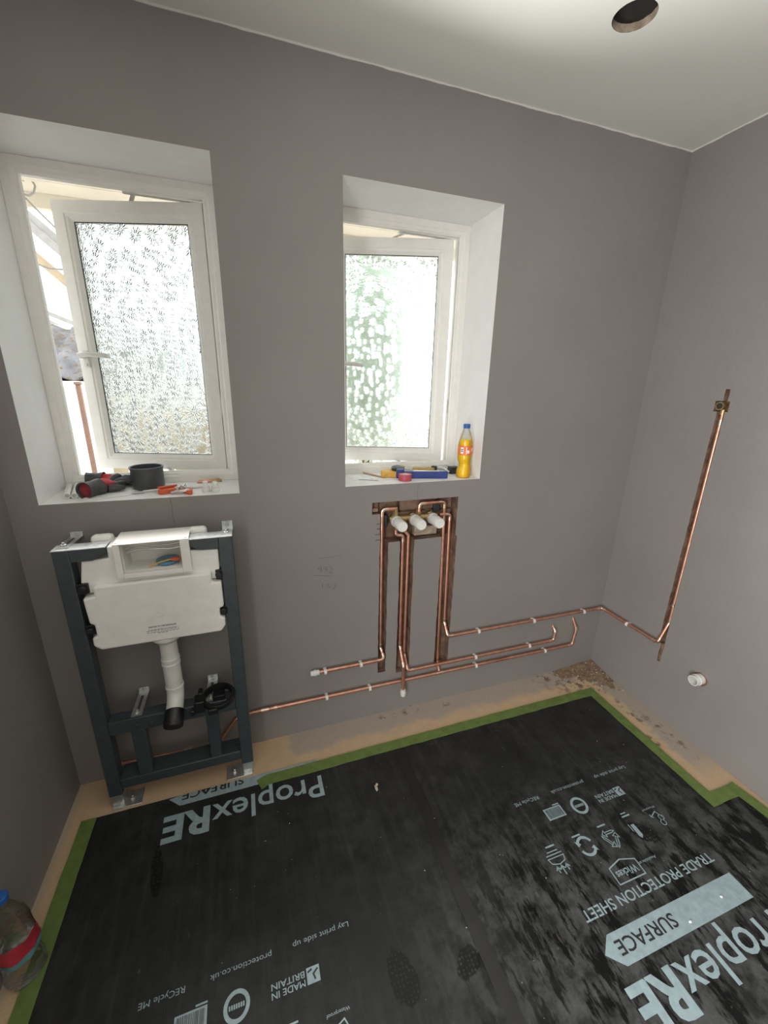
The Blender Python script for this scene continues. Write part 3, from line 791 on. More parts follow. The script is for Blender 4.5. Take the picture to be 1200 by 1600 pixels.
def bracket(x0, x1, y0, z0, z1, tab):
    m = MB(); w = x1 - x0; sl = w * .20
    fnb = lambda t: (y0 + (0.0 - .004 - y0) * t, z0 + (z1 - z0) * t)
    def strip(t0, t1, xa, xb):
        (ya, za), (yb, zb) = fnb(t0), fnb(t1)
        m.add([(xa, ya, za), (xb, ya, za), (xb, yb, zb), (xa, yb, zb), (xa, ya, za + .0025), (xb, ya, za + .0025), (xb, yb, zb + .0025), (xa, yb, zb + .0025)],
              [(0, 3, 2, 1), (4, 5, 6, 7), (0, 1, 5, 4), (1, 2, 6, 5), (2, 3, 7, 6), (3, 0, 4, 7)])
    strip(0, .22, x0, x1); strip(.22, .82, x0, x0 + w * .36); strip(.22, .82, x1 - w * .36, x1); strip(.82, 1, x0, x1)
    m.box(x0, x1, -.004, -.001, z1, z1 + tab)
    b = mk('wall_bracket', m, 'galvanised', fr)
    mk('bolt', MB().lathe([(.008, 0), (.008, .006), (.004, .007), (.004, .012)], ((x0 + x1) / 2, fnb(.14)[0], fnb(.14)[1] + .002), (0, 0, 1), 6), 'steel', b)
    mk('bolt', MB().lathe([(.006, 0), (.005, .004)], ((x0 + x1) / 2, -.004, z1 + tab * .5), (0, -1, 0), 8), 'steel', b)
bracket(-2.279, -2.245, -0.125, 0.9887, 0.983, .016); bracket(-1.835, -1.800, -0.125, 0.9887, 0.964, .032)
bracket(-2.175, -2.142, -0.130, 0.3652, 0.362, .020); bracket(-1.941, -1.906, -0.130, 0.3652, 0.360, .020)
mk('cross_bar', MB().box(-2.243, -1.842, FY, -0.092, 0.312, 0.365), 'frame_paint', fr, bevel=0.003)
mk('cross_bar', MB().box(-2.243, -1.842, FY, -0.070, 0.078, 0.118), 'frame_paint', fr, bevel=0.003)
for x0, x1 in ((-2.182, -2.138), (-1.946, -1.906)): mk('strut', MB().box(x0, x1, FY + .002, -0.105, 0.118, 0.312), 'frame_paint', fr, bevel=0.003)
for u in (-2.16, -2.115): mk('bolt', MB().lathe([(.007, 0), (.007, .005), (.004, .006)], (u, FY, .338), (0, -1, 0), 6), 'frame_paint', fr)
# cistern
cz = bpy.data.objects.new('cistern', None); C.objects.link(cz); cz.parent = fr; cz.location = Vector((-2.03, -0.1, .65)) - fr.location
cz['label'] = 'white foam-jacketed cistern'
J = [(-2.199, .869), (-1.872, .872), (-1.872, .838), (-1.8445, .838), (-1.8445, .745), (-1.858, .741), (-1.858, .710), (-1.8445, .704), (-1.846, .674), (-1.860, .654), (-2.208, .653), (-2.228, .670), (-2.227, .699),
     (-2.214, .703), (-2.214, .742), (-2.226, .748), (-2.230, .834), (-2.200, .838)]
fxz = lambda u, v, d: (u, d, v)
mk('jacket', MB().prism(J, fxz, -0.152, -0.050), 'cistern_foam', cz, smooth=False, bevel=0.006)
m = MB(); U = [(-2.223, .842), (-2.231, .880), (-2.219, .948), (-2.150, .9485), (-2.150, .985), (-2.112, .985), (-2.112, .900), (-1.952, .900), (-1.952, .985), (-1.934, .985), (-1.934, .949), (-1.845, .944), (-1.846, .885), (-1.850, .842)]
mk('tank', m.prism(U, fxz, -0.134, -0.045), 'cistern_foam', cz, smooth=False, bevel=0.004)
m = MB(); m.box(-2.112, -1.952, -0.050, -0.045, .90, .985); mk('tank_back', m, 'cistern_plastic', cz)
m = MB()
m.box(-2.131, -2.113, -.152, -.1342, .884, .992); m.box(-1.951, -1.925, -.152, -.1342, .884, .992); m.box(-2.113, -1.951, -.152, -.1342, .884, .899)
m.add([(-2.131, -.152, .992), (-1.925, -.152, .992), (-1.927, -.050, .997), (-2.129, -.050, .997), (-2.131, -.152, .9955), (-1.925, -.152, .9955), (-1.927, -.050, 1.0005), (-2.129, -.050, 1.0005)],
      [(0, 3, 2, 1), (4, 5, 6, 7), (0, 1, 5, 4), (1, 2, 6, 5), (2, 3, 7, 6), (3, 0, 4, 7)])
hood = mk('access_hood', m, 'cistern_plastic', cz, smooth=False, bevel=0.0015)
for u, y in ((-2.118, -.062), (-1.940, -.062), (-2.122, -.142), (-1.934, -.142)): mk('screw', MB().lathe([(.004, 0), (.003, .002)], (u, y, .998 if y > -.1 else .9955), (0, 0, 1), 10), 'steel', hood)
for x0, x1 in ((-2.205, -2.145), (-1.935, -1.878)):
    mk('tank_shoulder', MB().box(x0, x1, -.084, -.045, .94, 1.003), 'cistern_foam', cz, bevel=.012)
mk('hose', MB().tube([(-2.108, -.118, .955), (-2.07, -.120, .963), (-2.02, -.122, .961), (-1.985, -.12, .956), (-1.954, -.118, .960)], .0030, 8), 'steel', cz)
mk('hose', MB().tube([(-2.108, -.112, .966), (-2.06, -.114, .971), (-2.00, -.114, .968), (-1.954, -.112, .972)], .0026, 8), 'steel', cz)
mk('fill_valve', MB().lathe([(.030, 0), (.034, .004), (.034, .012), (.020, .016)], (-2.0, -.092, .9005), (0, 0, 1), 20), 'valve_blue', cz)
mk('valve_wire', MB().tube([(-2.05, -.118, .902), (-2.02, -.121, .914), (-1.99, -.122, .921), (-1.968, -.122, .920)], .0022, 6), 'yellow_tool', cz)
mk('valve_arm', MB().box(-1.985, -1.960, -.125, -.112, .9155, .925), 'orange_tool', cz, bevel=.002)
for x, z, sx in ((-2.224, .862, -1), (-2.226, .722, -1), (-1.850, .858, 1), (-1.8465, .726, 1)):
    m = MB(); xa, xb = (x - .018, x + .012) if sx < 0 else (x - .010, x + .010)
    m.box(xa, xb, -.142, -.112, z - .016, z + .016); m.lathe([(.012, 0), (.010, .012)], ((xa + xb) / 2, -.142, z + .002), (0, -1, 0), 8)
    mk('side_clip', m, 'black_plastic', cz, bevel=.002)
m = MB(); N = 28
for r0, r1 in ((.0125, .0112),):
    V = [(-2.036 + r * math.cos(2 * math.pi * k / N), -.1524 - (.0008 if r == r0 else 0), .745 + r * math.sin(2 * math.pi * k / N)) for r in (r0, r1) for k in range(N)]
    m.add(V, [(k, (k + 1) % N, N + (k + 1) % N, N + k) for k in range(N)])
m.tube([(-2.043, -.1524, .748), (-2.037, -.1530, .741), (-2.029, -.1524, .747)], .0012, 6)
mk('moulded_mark', m, 'cistern_plastic', cz)
m = MB(); fnc = lambda u, v: (u, -.1527, v)
text_to(m, 'NOTICE TO THE INSTALLER', lambda a, b: fnc(a, b + .706 + (a + 2.071) * .0), -2.071, .079, .0052, .02)
mk('notice_print', m, 'ink', cz, smooth=False)
m = MB(); random.seed(3)
for v, u0, u1 in ((.6985, -2.074, -1.990), (.6945, -2.080, -1.986), (.6885, -2.078, -1.986), (.6845, -2.048, -2.018)):
    u = u0
    while u < u1:
        L = random.uniform(.004, .010); stroke(m, fnc, [(u, v), (min(u + L, u1), v)], .0016); u += L + .0022
mk('notice_lines', m, 'pencil', cz, smooth=False)
for x in (-2.20, -1.868): mk('jacket_foot', MB().lathe([(.010, 0), (.008, .005)], (x, -.13, .654), (0, 0, -1), 12), 'cistern_foam', cz)
# flush pipe
fp = bpy.data.objects.new('flush_pipe', None); C.objects.link(fp); fp.parent = fr; fp.location = Vector((-2.035, -.1, .62)) - fr.location
mk('flange', MB().lathe([(.044, 0), (.047, .004), (.047, .014), (.042, .018), (.038, .026), (.031, .032)], (-2.035, -.103, .656), (0, 0, -1), 32), 'white_plastic', fp)
path, _ = fillet([(-2.035, -.103, .63), (-2.035, -.103, .40), (-2.040, -.205, .338)], .06, 10)
mk('pipe', MB().tube(path[:-1] + [path[-2].lerp(path[-1], .25)], .0275, 24), 'white_plastic', fp)
for z in (.553, .534, .440): mk('collar', MB().lathe([(.0275, -.006), (.0298, -.004), (.0298, .004), (.0275, .006)], (-2.035, -.103, z), (0, 0, 1), 28, (False, False)), 'white_plastic', fp)
dirv = (path[-1] - path[-2]).normalized(); bp = path[-2].lerp(path[-1], .22)
mk('end_cap', MB().lathe([(.0285, 0), (.0305, .002), (.0305, .052), (.028, .056), (.0, .0565)], bp, dirv, 28, (True, False)), 'black_plastic', fp)
# pan-pipe clamp ring on the lower cross bar
ring = bpy.data.objects.new('pipe_clamp', None); C.objects.link(ring); ring.parent = fr; rc = Vector((-1.893, -.152, .396)); ring.location = rc - fr.location
m = MB(); tilt = Vector((0, -.10, 1)).normalized()
m.lathe([(.044, -.011), (.053, -.011), (.055, -.006), (.055, .006), (.053, .011), (.044, .011), (.044, -.011)], rc, tilt, 40, (False, False)); mk('ring', m, 'black_plastic', ring)
m = MB(); m.box(-1.972, -1.938, -.185, -.140, .368, .412); m.box(-1.984, -1.970, -.192, -.172, .366, .388); m.box(-1.960, -1.945, -.150, -.118, .402, .420); mk('clamp_block', m, 'black_plastic', ring, bevel=.003)
m = MB(); m.box(-1.925, -1.895, -.214, -.196, .374, .396); mk('clamp_lug', m, 'black_plastic', ring, bevel=.003)
mk('clamp_stem', MB().box(-1.915, -1.875, -.139, -.10, .3653, .386), 'black_plastic', ring, bevel=.002)

# ---------------------------------------------------------------- copper pipes
PR = 0.0075; PY = -0.018
def pipe(label, pts, ends=None, r=0.016, sleeves=True, no_sleeve=()):
    P, arcs = fillet(pts, r)
    root = thing('copper_pipe', Vector(pts[len(pts) // 2]), label, 'pipe', 'copper pipes on the walls')
    mk('tube', MB().tube(P, PR, 14), 'copper', root)
    if sleeves:
        for k, (a, arc, b) in enumerate(arcs):
            if k in no_sleeve: continue
            mk('elbow', MB().tube([a] + arc + [b], PR * 1.17, 14), 'solder', root)
    return root
def end_cap(root, p, d):
    m = MB(); m.lathe([(.0085, 0), (.0110, .001), (.0110, .012), (.0135, .013), (.0135, .022), (.0110, .023), (.0110, .034), (.0085, .037)], p, d, 20); mk('end_cap', m, 'white_plastic', root)
def coupling(root, p, d, L=.030):
    p = Vector(p); d = Vector(d).normalized(); mk('coupling', MB().tube([p - d * L / 2, p - d * L * .2, p + d * L * .2, p + d * L / 2], [PR * 1.2, PR * 1.16, PR * 1.16, PR * 1.2], 14), 'solder', root)
p1 = pipe('copper pipe in the leftmost chase, turning left to a short capped tail', [(-1.184, .018, .985), (-1.240, .018, .985), (-1.236, .016, .345), (-1.229, PY, .306), (-1.525, PY, .306)])
end_cap(p1, (-1.515, PY, .306), (-1, 0, 0))
p2 = pipe('left copper pipe of the middle chase, ending in a white cap near the floor', [(-1.178, .020, .895), (-1.178, .020, .868), (-1.147, .018, .866), (-1.144, .017, .335), (-1.143, -.036, .262), (-1.140, -.036, .130)])
end_cap(p2, (-1.140, -.036, .138), (0, 0, -1))
p3 = pipe('right copper pipe of the middle chase, running right to the shorter upturned end', [(-1.140, .024, .885), (-1.121, .020, .862), (-1.121, .017, .290), (-1.114, PY, .219), (-.304, PY, .217), (-.302, PY, .268), (-.304, .006, .290)], no_sleeve=(0,))
p4 = pipe('lowest copper pipe along the back wall, running behind the toilet frame', [(-2.295, -.010, .03), (-2.290, -.030, .085), (-1.965, -.030, .070), (-1.925, -.026, .080), (-1.855, -.020, .166), (-1.79, PY, .176), (-.176, PY, .164), (-.165, PY, .255), (-.180, .006, .318)], no_sleeve=(1, 2, 3, 4))
coupling(p4, (-1.742, PY, .1757), (1, 0, 0)); coupling(p4, (-1.70, PY, .1755), (1, 0, 0), .012); coupling(p4, (-.951, PY, .1697), (1, 0, 0), .036); coupling(p4, (-2.04, -.030, .0735), (1, 0, -.05)); 
p5 = pipe('copper pipe looping over the shower valve and down the left of the right chase', [(-1.078, .020, .962), (-1.078, .020, .998), (-.965, .018, .998), (-.958, .016, .60), (-.950, .014, .215), (-.951, PY + .006, .176)], no_sleeve=(2,))
p6 = pipe('long copper pipe from the right chase round the corner and up the right wall', [(-.985, .018, .942), (-.936, .018, .942), (-.927, .016, .42), (-.922, PY, .362), (PY - .001, PY, .357), (PY, -.338, .358), (.014, -.346, .46), (.013, -.344, 1.375)])
coupling(p6, (.0135, -.3445, .55), (0, 0, 1), .014); coupling(p6, (.0132, -.344, 1.345), (0, 0, 1), .02)
m = MB(); m.lathe([(.0105, 0), (.0105, .022), (.0125, .024), (.0125, .034)], (.013, -.343, 1.374), (0, 0, 1), 18); m.blob((.014, -.343, 1.406), (.014, .014, .013), jit=0, sub=2)
m.lathe([(.012, 0), (.0155, .004), (.0155, .026), (.0115, .026), (.0105, .012)], (.012, -.343, 1.406), (-1, 0, 0), 22, (True, True))
mk('wall_elbow', m, 'brass', p6)
m = MB(); m.lathe([(.019, 0), (.021, .002), (.021, .006)], (.028, -.343, 1.405), (-1, 0, 0), 24); m.box(.020, .026, -.366, -.320, 1.398, 1.413); mk('elbow_plate', m, 'brass', p6, bevel=.002)
mk('elbow_bore', MB().lathe([(.0104, 0), (.0, .0005)], (-.0125, -.343, 1.406), (-1, 0, 0), 20, (True, False)), 'dark_tool', p6)  # dark disc stands in for the shade inside the elbow's hole

# white pipe clips
def clip_mesh():
    m = MB(); n = 14; V = []
    for r in (.0085, .0118):
        for w in (-.0055, .0055):
            for k in range(n + 1):
                a = math.radians(-215 + 250 * k / n) + math.pi
                V.append((w, r * math.cos(a), r * math.sin(a)))
    N1 = n + 1
    Fc = []
    for k in range(n):
        a, b, c, d = k, N1 + k, 2 * N1 + k, 3 * N1 + k
        Fc += [(a, a + 1, b + 1, b), (c, d, d + 1, c + 1), (a, c, c + 1, a + 1), (b, b + 1, d + 1, d)]
    for k in (0, n): Fc.append((k, N1 + k, 3 * N1 + k, 2 * N1 + k))
    m.add(V, Fc); m.box(-.0065, .0065, .0095, .0175, -.008, .008)
    return m
_cm = None
def clip(x, y, z, label, rz=0.0):
    global _cm
    if _cm is None:
        o = mk('pipe_clip', clip_mesh(), 'white_plastic'); o.location = (0, 0, 0)
        me = o.data; off = Vector(((0, (-.0118 + .0175) / 2, -.0118)))
        zs = [v.co.z for v in me.vertices]; ys_ = [v.co.y for v in me.vertices]
        _cm = me
        # put the mesh origin on the pipe axis again
        dy = .0175 - max(ys_); dz = None
        me.transform(Matrix.Translation((0, dy, 0))); lo = min(v.co.z for v in me.vertices); me.transform(Matrix.Translation((0, 0, -.0118 - lo if lo > -.0118 else 0)))
        bpy.data.objects.remove(o)
    o = bpy.data.objects.new('pipe_clip', _cm); C.objects.link(o); o.location = (x, y, z); o.rotation_euler = (0, 0, rz)
    return tag(o, label, 'pipe clip', 'white pipe clips')
def lerpz(a, b, x): return a[1] + (b[1] - a[1]) * (x - a[0]) / (b[0] - a[0])
clip(-1.490, PY, .306, 'white clip on the short capped left tail, beside its end cap'); clip(-1.335, PY, .306, 'white clip on the short capped left tail, nearer the chase')
L4 = ((-1.79, .176), (-.176, .164))
clip(-1.487, PY, lerpz(*L4, -1.487), 'white clip on the lowest pipe, first right of the toilet frame'); clip(-1.294, PY, lerpz(*L4, -1.294), 'white clip on the lowest pipe, second right of the toilet frame')
clip(-.757, PY, lerpz(*L4, -.757), 'white clip on the lowest pipe, just right of the right chase'); clip(-.352, PY, lerpz(*L4, -.352), 'white clip on the lowest pipe, nearest its upturned right end')
clip(-.764, PY, .218, 'white clip on the middle horizontal pipe, just right of the right chase'); clip(-.455, PY, .217, 'white clip on the middle horizontal pipe, near its upturned right end')
L6 = ((-.922, .362), (-.02, .357))
clip(-.761, PY, lerpz(*L6, -.761), 'white clip on the top horizontal pipe, nearest the right chase'); clip(-.449, PY, lerpz(*L6, -.449), 'white clip on the top horizontal pipe, midway to the corner')
clip(-.139, PY, lerpz(*L6, -.139), 'white clip on the top horizontal pipe, just before the room corner'); clip(PY, -.178, .3575, 'white clip on the right wall, holding the pipe past the corner', -math.pi / 2)

# shower valve
va = thing('shower_valve', (-1.10, .03, .90), 'brass three-way shower valve with white plastic guard caps in the wall recess', 'valve')
m = MB(); m.tube([(-1.205, .028, .936), (-.995, .028, .936)], .014, 16)
for x in (-1.18, -1.10, -1.02): m.lathe([(.022, 0), (.022, .016), (.019, .018)], (x, .046, .934), (0, -1, 0), 8)
mk('body', m, 'brass', va)
for x, z0, z1 in ((-1.180, .948, .990), (-1.078, .948, .972), (-1.178, .888, .924), (-1.140, .880, .926)):
    m = MB(); m.lathe([(.0105, 0), (.0125, .004), (.0125, (z1 - z0) * .55), (.0100, (z1 - z0) * .6), (.0100, z1 - z0)], (x, .024, z0), (0, 0, 1), 6); mk('union_nut', m, 'brass', va)
for x in (-1.180, -1.100, -1.020):
    m = MB(); m.lathe([(.0215, 0), (.0235, .004), (.0235, .020), (.0218, .022), (.0222, .078), (.0195, .084), (.0165, .084), (.0160, .082), (.006, .082), (.005, .080), (0.0, .080)], (x, .020, .932), (0, -1, 0), 30, (True, False)); mk('guard_cap', m, 'white_plastic', va)
mk('packer', MB().box(-1.236, -1.212, .030, .055, .900, .955), 'dark_tool', va, bevel=.002)
mk('packer', MB().box(-1.005, -.975, .034, .056, .950, 1.000), 'dark_tool', va, bevel=.002)

# waste stub on the right wall
ws = thing('waste_stub', (-.02, -.531, .30), 'white plastic waste pipe stub sticking out low on the right wall', 'pipe stub')
mk('stub', MB().lathe([(.0215, 0), (.0215, .022), (.0235, .0225), (.0235, .026), (.0215, .0265), (.0215, .044), (.0180, .044), (.0180, .004)], (.004, -.531, .305), (-1, .05, -.03), 28, (True, True)), 'white_plastic', ws)
m = MB(); random.seed(11); N = 18
V = [(-.0005, -.531 + (.026 + random.uniform(0, .006)) * math.cos(2 * math.pi * k / N), .302 + (.027 + random.uniform(0, .007)) * math.sin(2 * math.pi * k / N)) for k in range(N)]
V += [(.0, -.531 + .021 * math.cos(2 * math.pi * k / N), .304 + .021 * math.sin(2 * math.pi * k / N)) for k in range(N)]
m.add(V, [(k, (k + 1) % N, N + (k + 1) % N, N + k) for k in range(N)]); mk('ragged_hole_edge', m, 'chase', ws)

# ---------------------------------------------------------------- things on the left sill
SZ = W1[2]
# two offcuts of white tube
for k, (a, b, lab) in enumerate((((-2.330, .215, SZ + .0096), (-2.288, .060, SZ + .0096), 'white plastic tube offcut on the left sill, nearer the side wall'), ((-2.306, .215, SZ + .0096), (-2.266, .055, SZ + .0096), 'white plastic tube offcut on the left sill, nearer the gloves'))):
    a, b = Vector(a), Vector(b); d = b - a; L = d.length
    tag(mk('tube_offcut', MB().lathe([(.0062, .004), (.0062, 0), (.0095, 0), (.0095, L), (.0062, L), (.0062, L - .01)], a, d, 18, (True, True)), 'white_plastic'), lab, 'tube', 'white tube offcuts')
# papers
tag(mk('paper_sheet', MB().add([(-2.232, .012, SZ + .0006), (-2.105, .060, SZ + .0006), (-2.145, .205, SZ + .0006), (-2.268, .16, SZ + .0006), (-2.232, .012, SZ + .0022), (-2.105, .060, SZ + .0022), (-2.145, .205, SZ + .0022), (-2.268, .16, SZ + .0022)],
    [(0, 3, 2, 1), (4, 5, 6, 7), (0, 1, 5, 4), (1, 2, 6, 5), (2, 3, 7, 6), (3, 0, 4, 7)]), 'paper', smooth=False), 'white folded paper lying under the gloves on the left sill', 'paper')
tag(mk('paper_sheet', MB().add([(-2.03, .10, SZ + .0006), (-1.93, .125, SZ + .0006), (-1.945, .218, SZ + .0006), (-2.045, .215, SZ + .0006), (-2.03, .10, SZ + .0018), (-1.93, .125, SZ + .0018), (-1.945, .218, SZ + .0018), (-2.045, .215, SZ + .0018)],
    [(0, 3, 2, 1), (4, 5, 6, 7), (0, 1, 5, 4), (1, 2, 6, 5), (2, 3, 7, 6), (3, 0, 4, 7)]), 'paper', smooth=False), 'white paper lying between the dark pot and the window frame', 'paper')
# gloves
def glove(name, o, yaw, label, curl, gs=1.0):
    root = thing(name, o, label, 'glove', 'work gloves on the left sill')
    R = Matrix.Rotation(yaw, 3, 'Z'); O = Vector(o)
    W = lambda x, y, z: O + R @ (Vector((x, y, z)) * gs)
    m = MB(); m.tube([W(0, .000, .027), W(0, .012, .027), W(.0, .045, .026), W(.002, .072, .024)], [.0285, .0262, .0255, .030], 22, False)
    m.tube([W(0, .000, .027), W(0, .012, .027), W(.0, .045, .026)], [.0255, .0235, .0225], 22, False)
    m.lathe([(.0255, 0), (.0285, 0)], W(0, .0, .027), R @ Vector((0, -1, 0)), 22, (False, False)); mk('cuff', m, 'glove_grey' if curl else 'glove_red', root)
    mk('cuff_lining', MB().lathe([(.0245, 0), (.018, .004), (.0, .006)], W(0, .010, .027), R @ Vector((0, -1, 0)), 20, (True, False)), 'glove_lining', root)
    m = MB(); prof = [(.070, .030, .024), (.090, .036, .021), (.115, .040, .018), (.135, .038, .016), (.146, .030, .012)]; V = []; seg = 18
    for y, rx, rz in prof:
        for k in range(seg):
            a = 2 * math.pi * k / seg; V.append(W(rx * math.cos(a), y + .004 * math.sin(3 * a), .022 + rz * math.sin(a)))
    m.add(V, [(i * seg + k, i * seg + (k + 1) % seg, (i + 1) * seg + (k + 1) % seg, (i + 1) * seg + k) for i in range(len(prof) - 1) for k in range(seg)] + [tuple(range(seg))[::-1], tuple(range((len(prof) - 1) * seg, len(prof) * seg))])
    mk('hand', m, 'glove_grey', root)
    m = MB(); V = []
    for y, rx, rz in ((.040, .028, .027), (.070, .033, .028), (.100, .040, .026), (.125, .036, .019)):
        for k in range(9):
            a = math.radians(10 + 160 * k / 8); V.append(W(rx * math.cos(a), y, .024 + rz * math.sin(a) * (1.05 + .12 * math.sin(5 * a))))
    m.add(V, [(i * 9 + k, i * 9 + k + 1, (i + 1) * 9 + k + 1, (i + 1) * 9 + k) for i in range(3) for k in range(8)]); pb = mk('back_panel', m, 'glove_red', root)
    sd = pb.modifiers.new('cloth', 'SOLIDIFY'); sd.thickness = .002
    for i, (x, L, up) in enumerate(((-.028, .060, .010), (-.010, .072, .016), (.010, .068, .006), (.027, .055, .0))):
        q = curl
        mk('finger', MB().tube([W(x, .138, .020), W(x * 1.1, .138 + L * .4, .022 + up * q), W(x * 1.15, .138 + L * .8, .018 + up * q * 1.5), W(x * 1.15, .138 + L, .0125 + up * q * 1.6)], [.0105, .0105, .0098, .0060], 12), 'glove_grey', root)
    mk('thumb', MB().tube([W(.030, .085, .020), W(.052, .105, .016), W(.062, .130, .0125)], [.013, .0115, .007], 12), 'glove_grey', root)
    return root
glove('work_glove', (-2.236, .048, SZ + .0026), math.radians(-24), 'grey and red work glove with its round red cuff opening facing the room', 1.0, 0.86)
glove('work_glove', (-2.268, .196, SZ + .0100), math.radians(-88), 'grey work glove with red back lying behind the front glove', 0.4, 0.70)
# pot
po = thing('pipe_collar', (-2.074, .166, SZ), 'open dark grey round plastic collar like a small pot on the left sill', 'pot')
m = MB(); m.lathe([(.0505, .0), (.052, .004), (.052, .066), (.0545, .067), (.0545, .074), (.0515, .0745), (.0490, .073), (.0485, .006), (.0, .005)], (-2.074, .166, SZ + .0024), (0, 0, 1), 48, (True, False)); mk('shell', m, 'pot_grey', po)
# screwdriver-like scriber
sc = thing('scriber', (-2.06, .085, SZ), 'thin grey metal scraper lying in front of the dark pot', 'scraper')
mk('blade', MB().bar((-2.112, .076, SZ + .006), (-2.075, .082, SZ + .0065), .016, .003), 'steel', sc)
mk('shaft', MB().tube([(-2.078, .0815, SZ + .0065), (-2.052, .086, SZ + .0075), (-2.012, .090, SZ + .008)], .0032, 10), 'steel', sc)
# pipe slice
ps = thing('pipe_slice', (-1.97, .07, SZ), 'orange-red pipe cutter with bare metal rollers on the front of the left sill', 'pipe cutter')
m = MB(); m.prism([(-2.028, .050), (-2.018, .040), (-1.962, .062), (-1.928, .016), (-1.918, .022), (-1.920, .050), (-1.945, .098), (-1.968, .108), (-2.020, .078)], flat, SZ + .001, SZ + .015); mk('body', m, 'orange_tool', ps, bevel=.002)
m = MB(); m.prism([(-2.030, .060), (-1.975, .088), (-1.972, .098), (-2.030, .074)], flat, SZ + .0155, SZ + .022); mk('handle', m, 'orange_tool', ps, bevel=.002)
for x, y, r in ((-1.955, .062, .009), (-1.938, .048, .007), (-1.966, .046, .007), (-1.944, .078, .008)): mk('roller', MB().lathe([(r, 0), (r * .9, .003), (r, .008), (r * .4, .009), (r * .4, .012)], (x, y, SZ + .0152), (0, 0, 1), 16), 'steel', ps)
mk('jaw', MB().tube([(-1.985, .040, SZ + .006), (-1.965, .034, SZ + .010), (-1.944, .030, SZ + .012), (-1.928, .034, SZ + .014)], [.004, .005, .005, .004], 10), 'steel', ps)
# pen, rods, caps
pn = thing('marker_pen', (-1.91, .11, SZ), 'slim white pen with dark stripe behind the white caps', 'pen')
mk('barrel', MB().tube([(-1.942, .106, SZ + .0045), (-1.892, .116, SZ + .0045)], .0042, 12), 'white_plastic', pn); mk('tip', MB().tube([(-1.892, .116, SZ + .0045), (-1.878, .119, SZ + .0045)], [.0043, .0015], 12), 'dark_tool', pn)
for k, (a, b, lab) in enumerate((((-1.918, .186, SZ + .0055), (-1.832, .198, SZ + .0055), 'front thin copper rod with brass nut at the right of the left sill'), ((-1.912, .202, SZ + .0055), (-1.842, .213, SZ + .0055), 'rear thin copper rod with brass nut at the right of the left sill'))):
    rt = thing('copper_rod', Vector(a).lerp(Vector(b), .5), lab, 'rod', 'copper rods on the left sill')
    mk('rod', MB().tube([a, b], .0040, 12), 'copper', rt); d = Vector(b) - Vector(a); mk('nut', MB().lathe([(.0052, 0), (.0055, .001), (.0055, .010), (.0045, .011)], Vector(b) - d * .12, d, 6), 'brass', rt)
def stub_cap(x, y, lab):
    o = mk('plastic_cap', MB().lathe([(.0125, 0), (.0138, .002), (.0138, .010), (.0110, .013), (.0110, .016), (.0132, .018), (.0132, .022), (.0090, .024), (.0082, .036), (.0060, .037)], (x, y, SZ), (0, 0, 1), 24), 'white_plastic')
    return tag(o, lab, 'cap', 'white caps on the left sill')
stub_cap(-1.877, .050, 'white stepped plastic cap on the left sill, nearer the pipe cutter'); stub_cap(-1.846, .042, 'white stepped plastic cap on the left sill, rightmost of the pair')

# ---------------------------------------------------------------- things on the right sill
SZ2 = W2[2]
sp_ = thing('spatula', (-1.28, .09, SZ2), 'small grey flat-ended metal spatula at the left of the right sill', 'spatula')
mk('shaft', MB().tube([(-1.31, .103, SZ2 + .0052), (-1.285, .094, SZ2 + .005), (-1.240, .070, SZ2 + .005)], [.0035, .0042, .0048], 10), 'steel', sp_); mk('blade', MB().prism([(-1.330, .104), (-1.314, .097), (-1.304, .100), (-1.308, .108), (-1.322, .116)], flat, SZ2 + .001, SZ2 + .005), 'steel', sp_)
db = thing('wooden_pencil', (-1.23, .16, SZ2), 'short brown pencil lying beside the yellow tool', 'pencil')
mk('shaft', MB().tube([(-1.262, .215, SZ2 + .0042), (-1.208, .115, SZ2 + .0042)], .0040, 6), 'wood_pencil', db); mk('tip', MB().tube([(-1.208, .115, SZ2 + .0042), (-1.201, .102, SZ2 + .0042)], [.0040, .001], 6), 'copper', db)
ym = thing('yellow_cutter', (-1.16, .13, SZ2), 'yellow plastic hand tool with dark round disc behind the pink tape', 'hand tool')
m = MB(); m.prism([(-1.212, .120), (-1.150, .102), (-1.118, .128), (-1.105, .165), (-1.150, .172), (-1.200, .160)], flat, SZ2 + .001, SZ2 + .026); mk('body', m, 'yellow_tool', ym, bevel=.004)
mk('rib_panel', MB().box(-1.196, -1.160, .1118, .1140, SZ2 + .008, SZ2 + .018), 'tan_tool', ym)
m = MB(); m.box(-1.125, -1.095, .150, .172, SZ2 + .026, SZ2 + .040); mk('top_grip', m, 'yellow_tool', ym, bevel=.003)
m = MB(); m.lathe([(.026, 0), (.028, .003), (.028, .011), (.022, .014), (.010, .015)], (-1.132, .137, SZ2 + .0262), (0, -.15, 1), 24); mk('disc', m, 'dark_tool', ym)
bt = thing('blue_level', (-1.03, .07, SZ2), 'long dark blue tool with slim bar lying behind the pink tape roll', 'hand tool')
m = MB(); m.bar((-1.125, .092, SZ2 + .0155), (-.945, .046, SZ2 + .0155), .022, .029); mk('bar', m, 'blue_tool', bt, bevel=.003)
m = MB(); m.bar((-1.150, .1085, SZ2 + .019), (-1.118, .099, SZ2 + .019), .034, .036); mk('end_block', m, 'blue_tool', bt, bevel=.005)
m = MB(); m.bar((-1.085, .083, SZ2 + .0312), (-.98, .056, SZ2 + .0312), .014, .002); mk('top_strip', m, 'galvanised', bt)
tr = thing('tape_roll', (-1.132, .048, SZ2), 'small roll of pink insulating tape at the front of the right sill', 'tape roll')
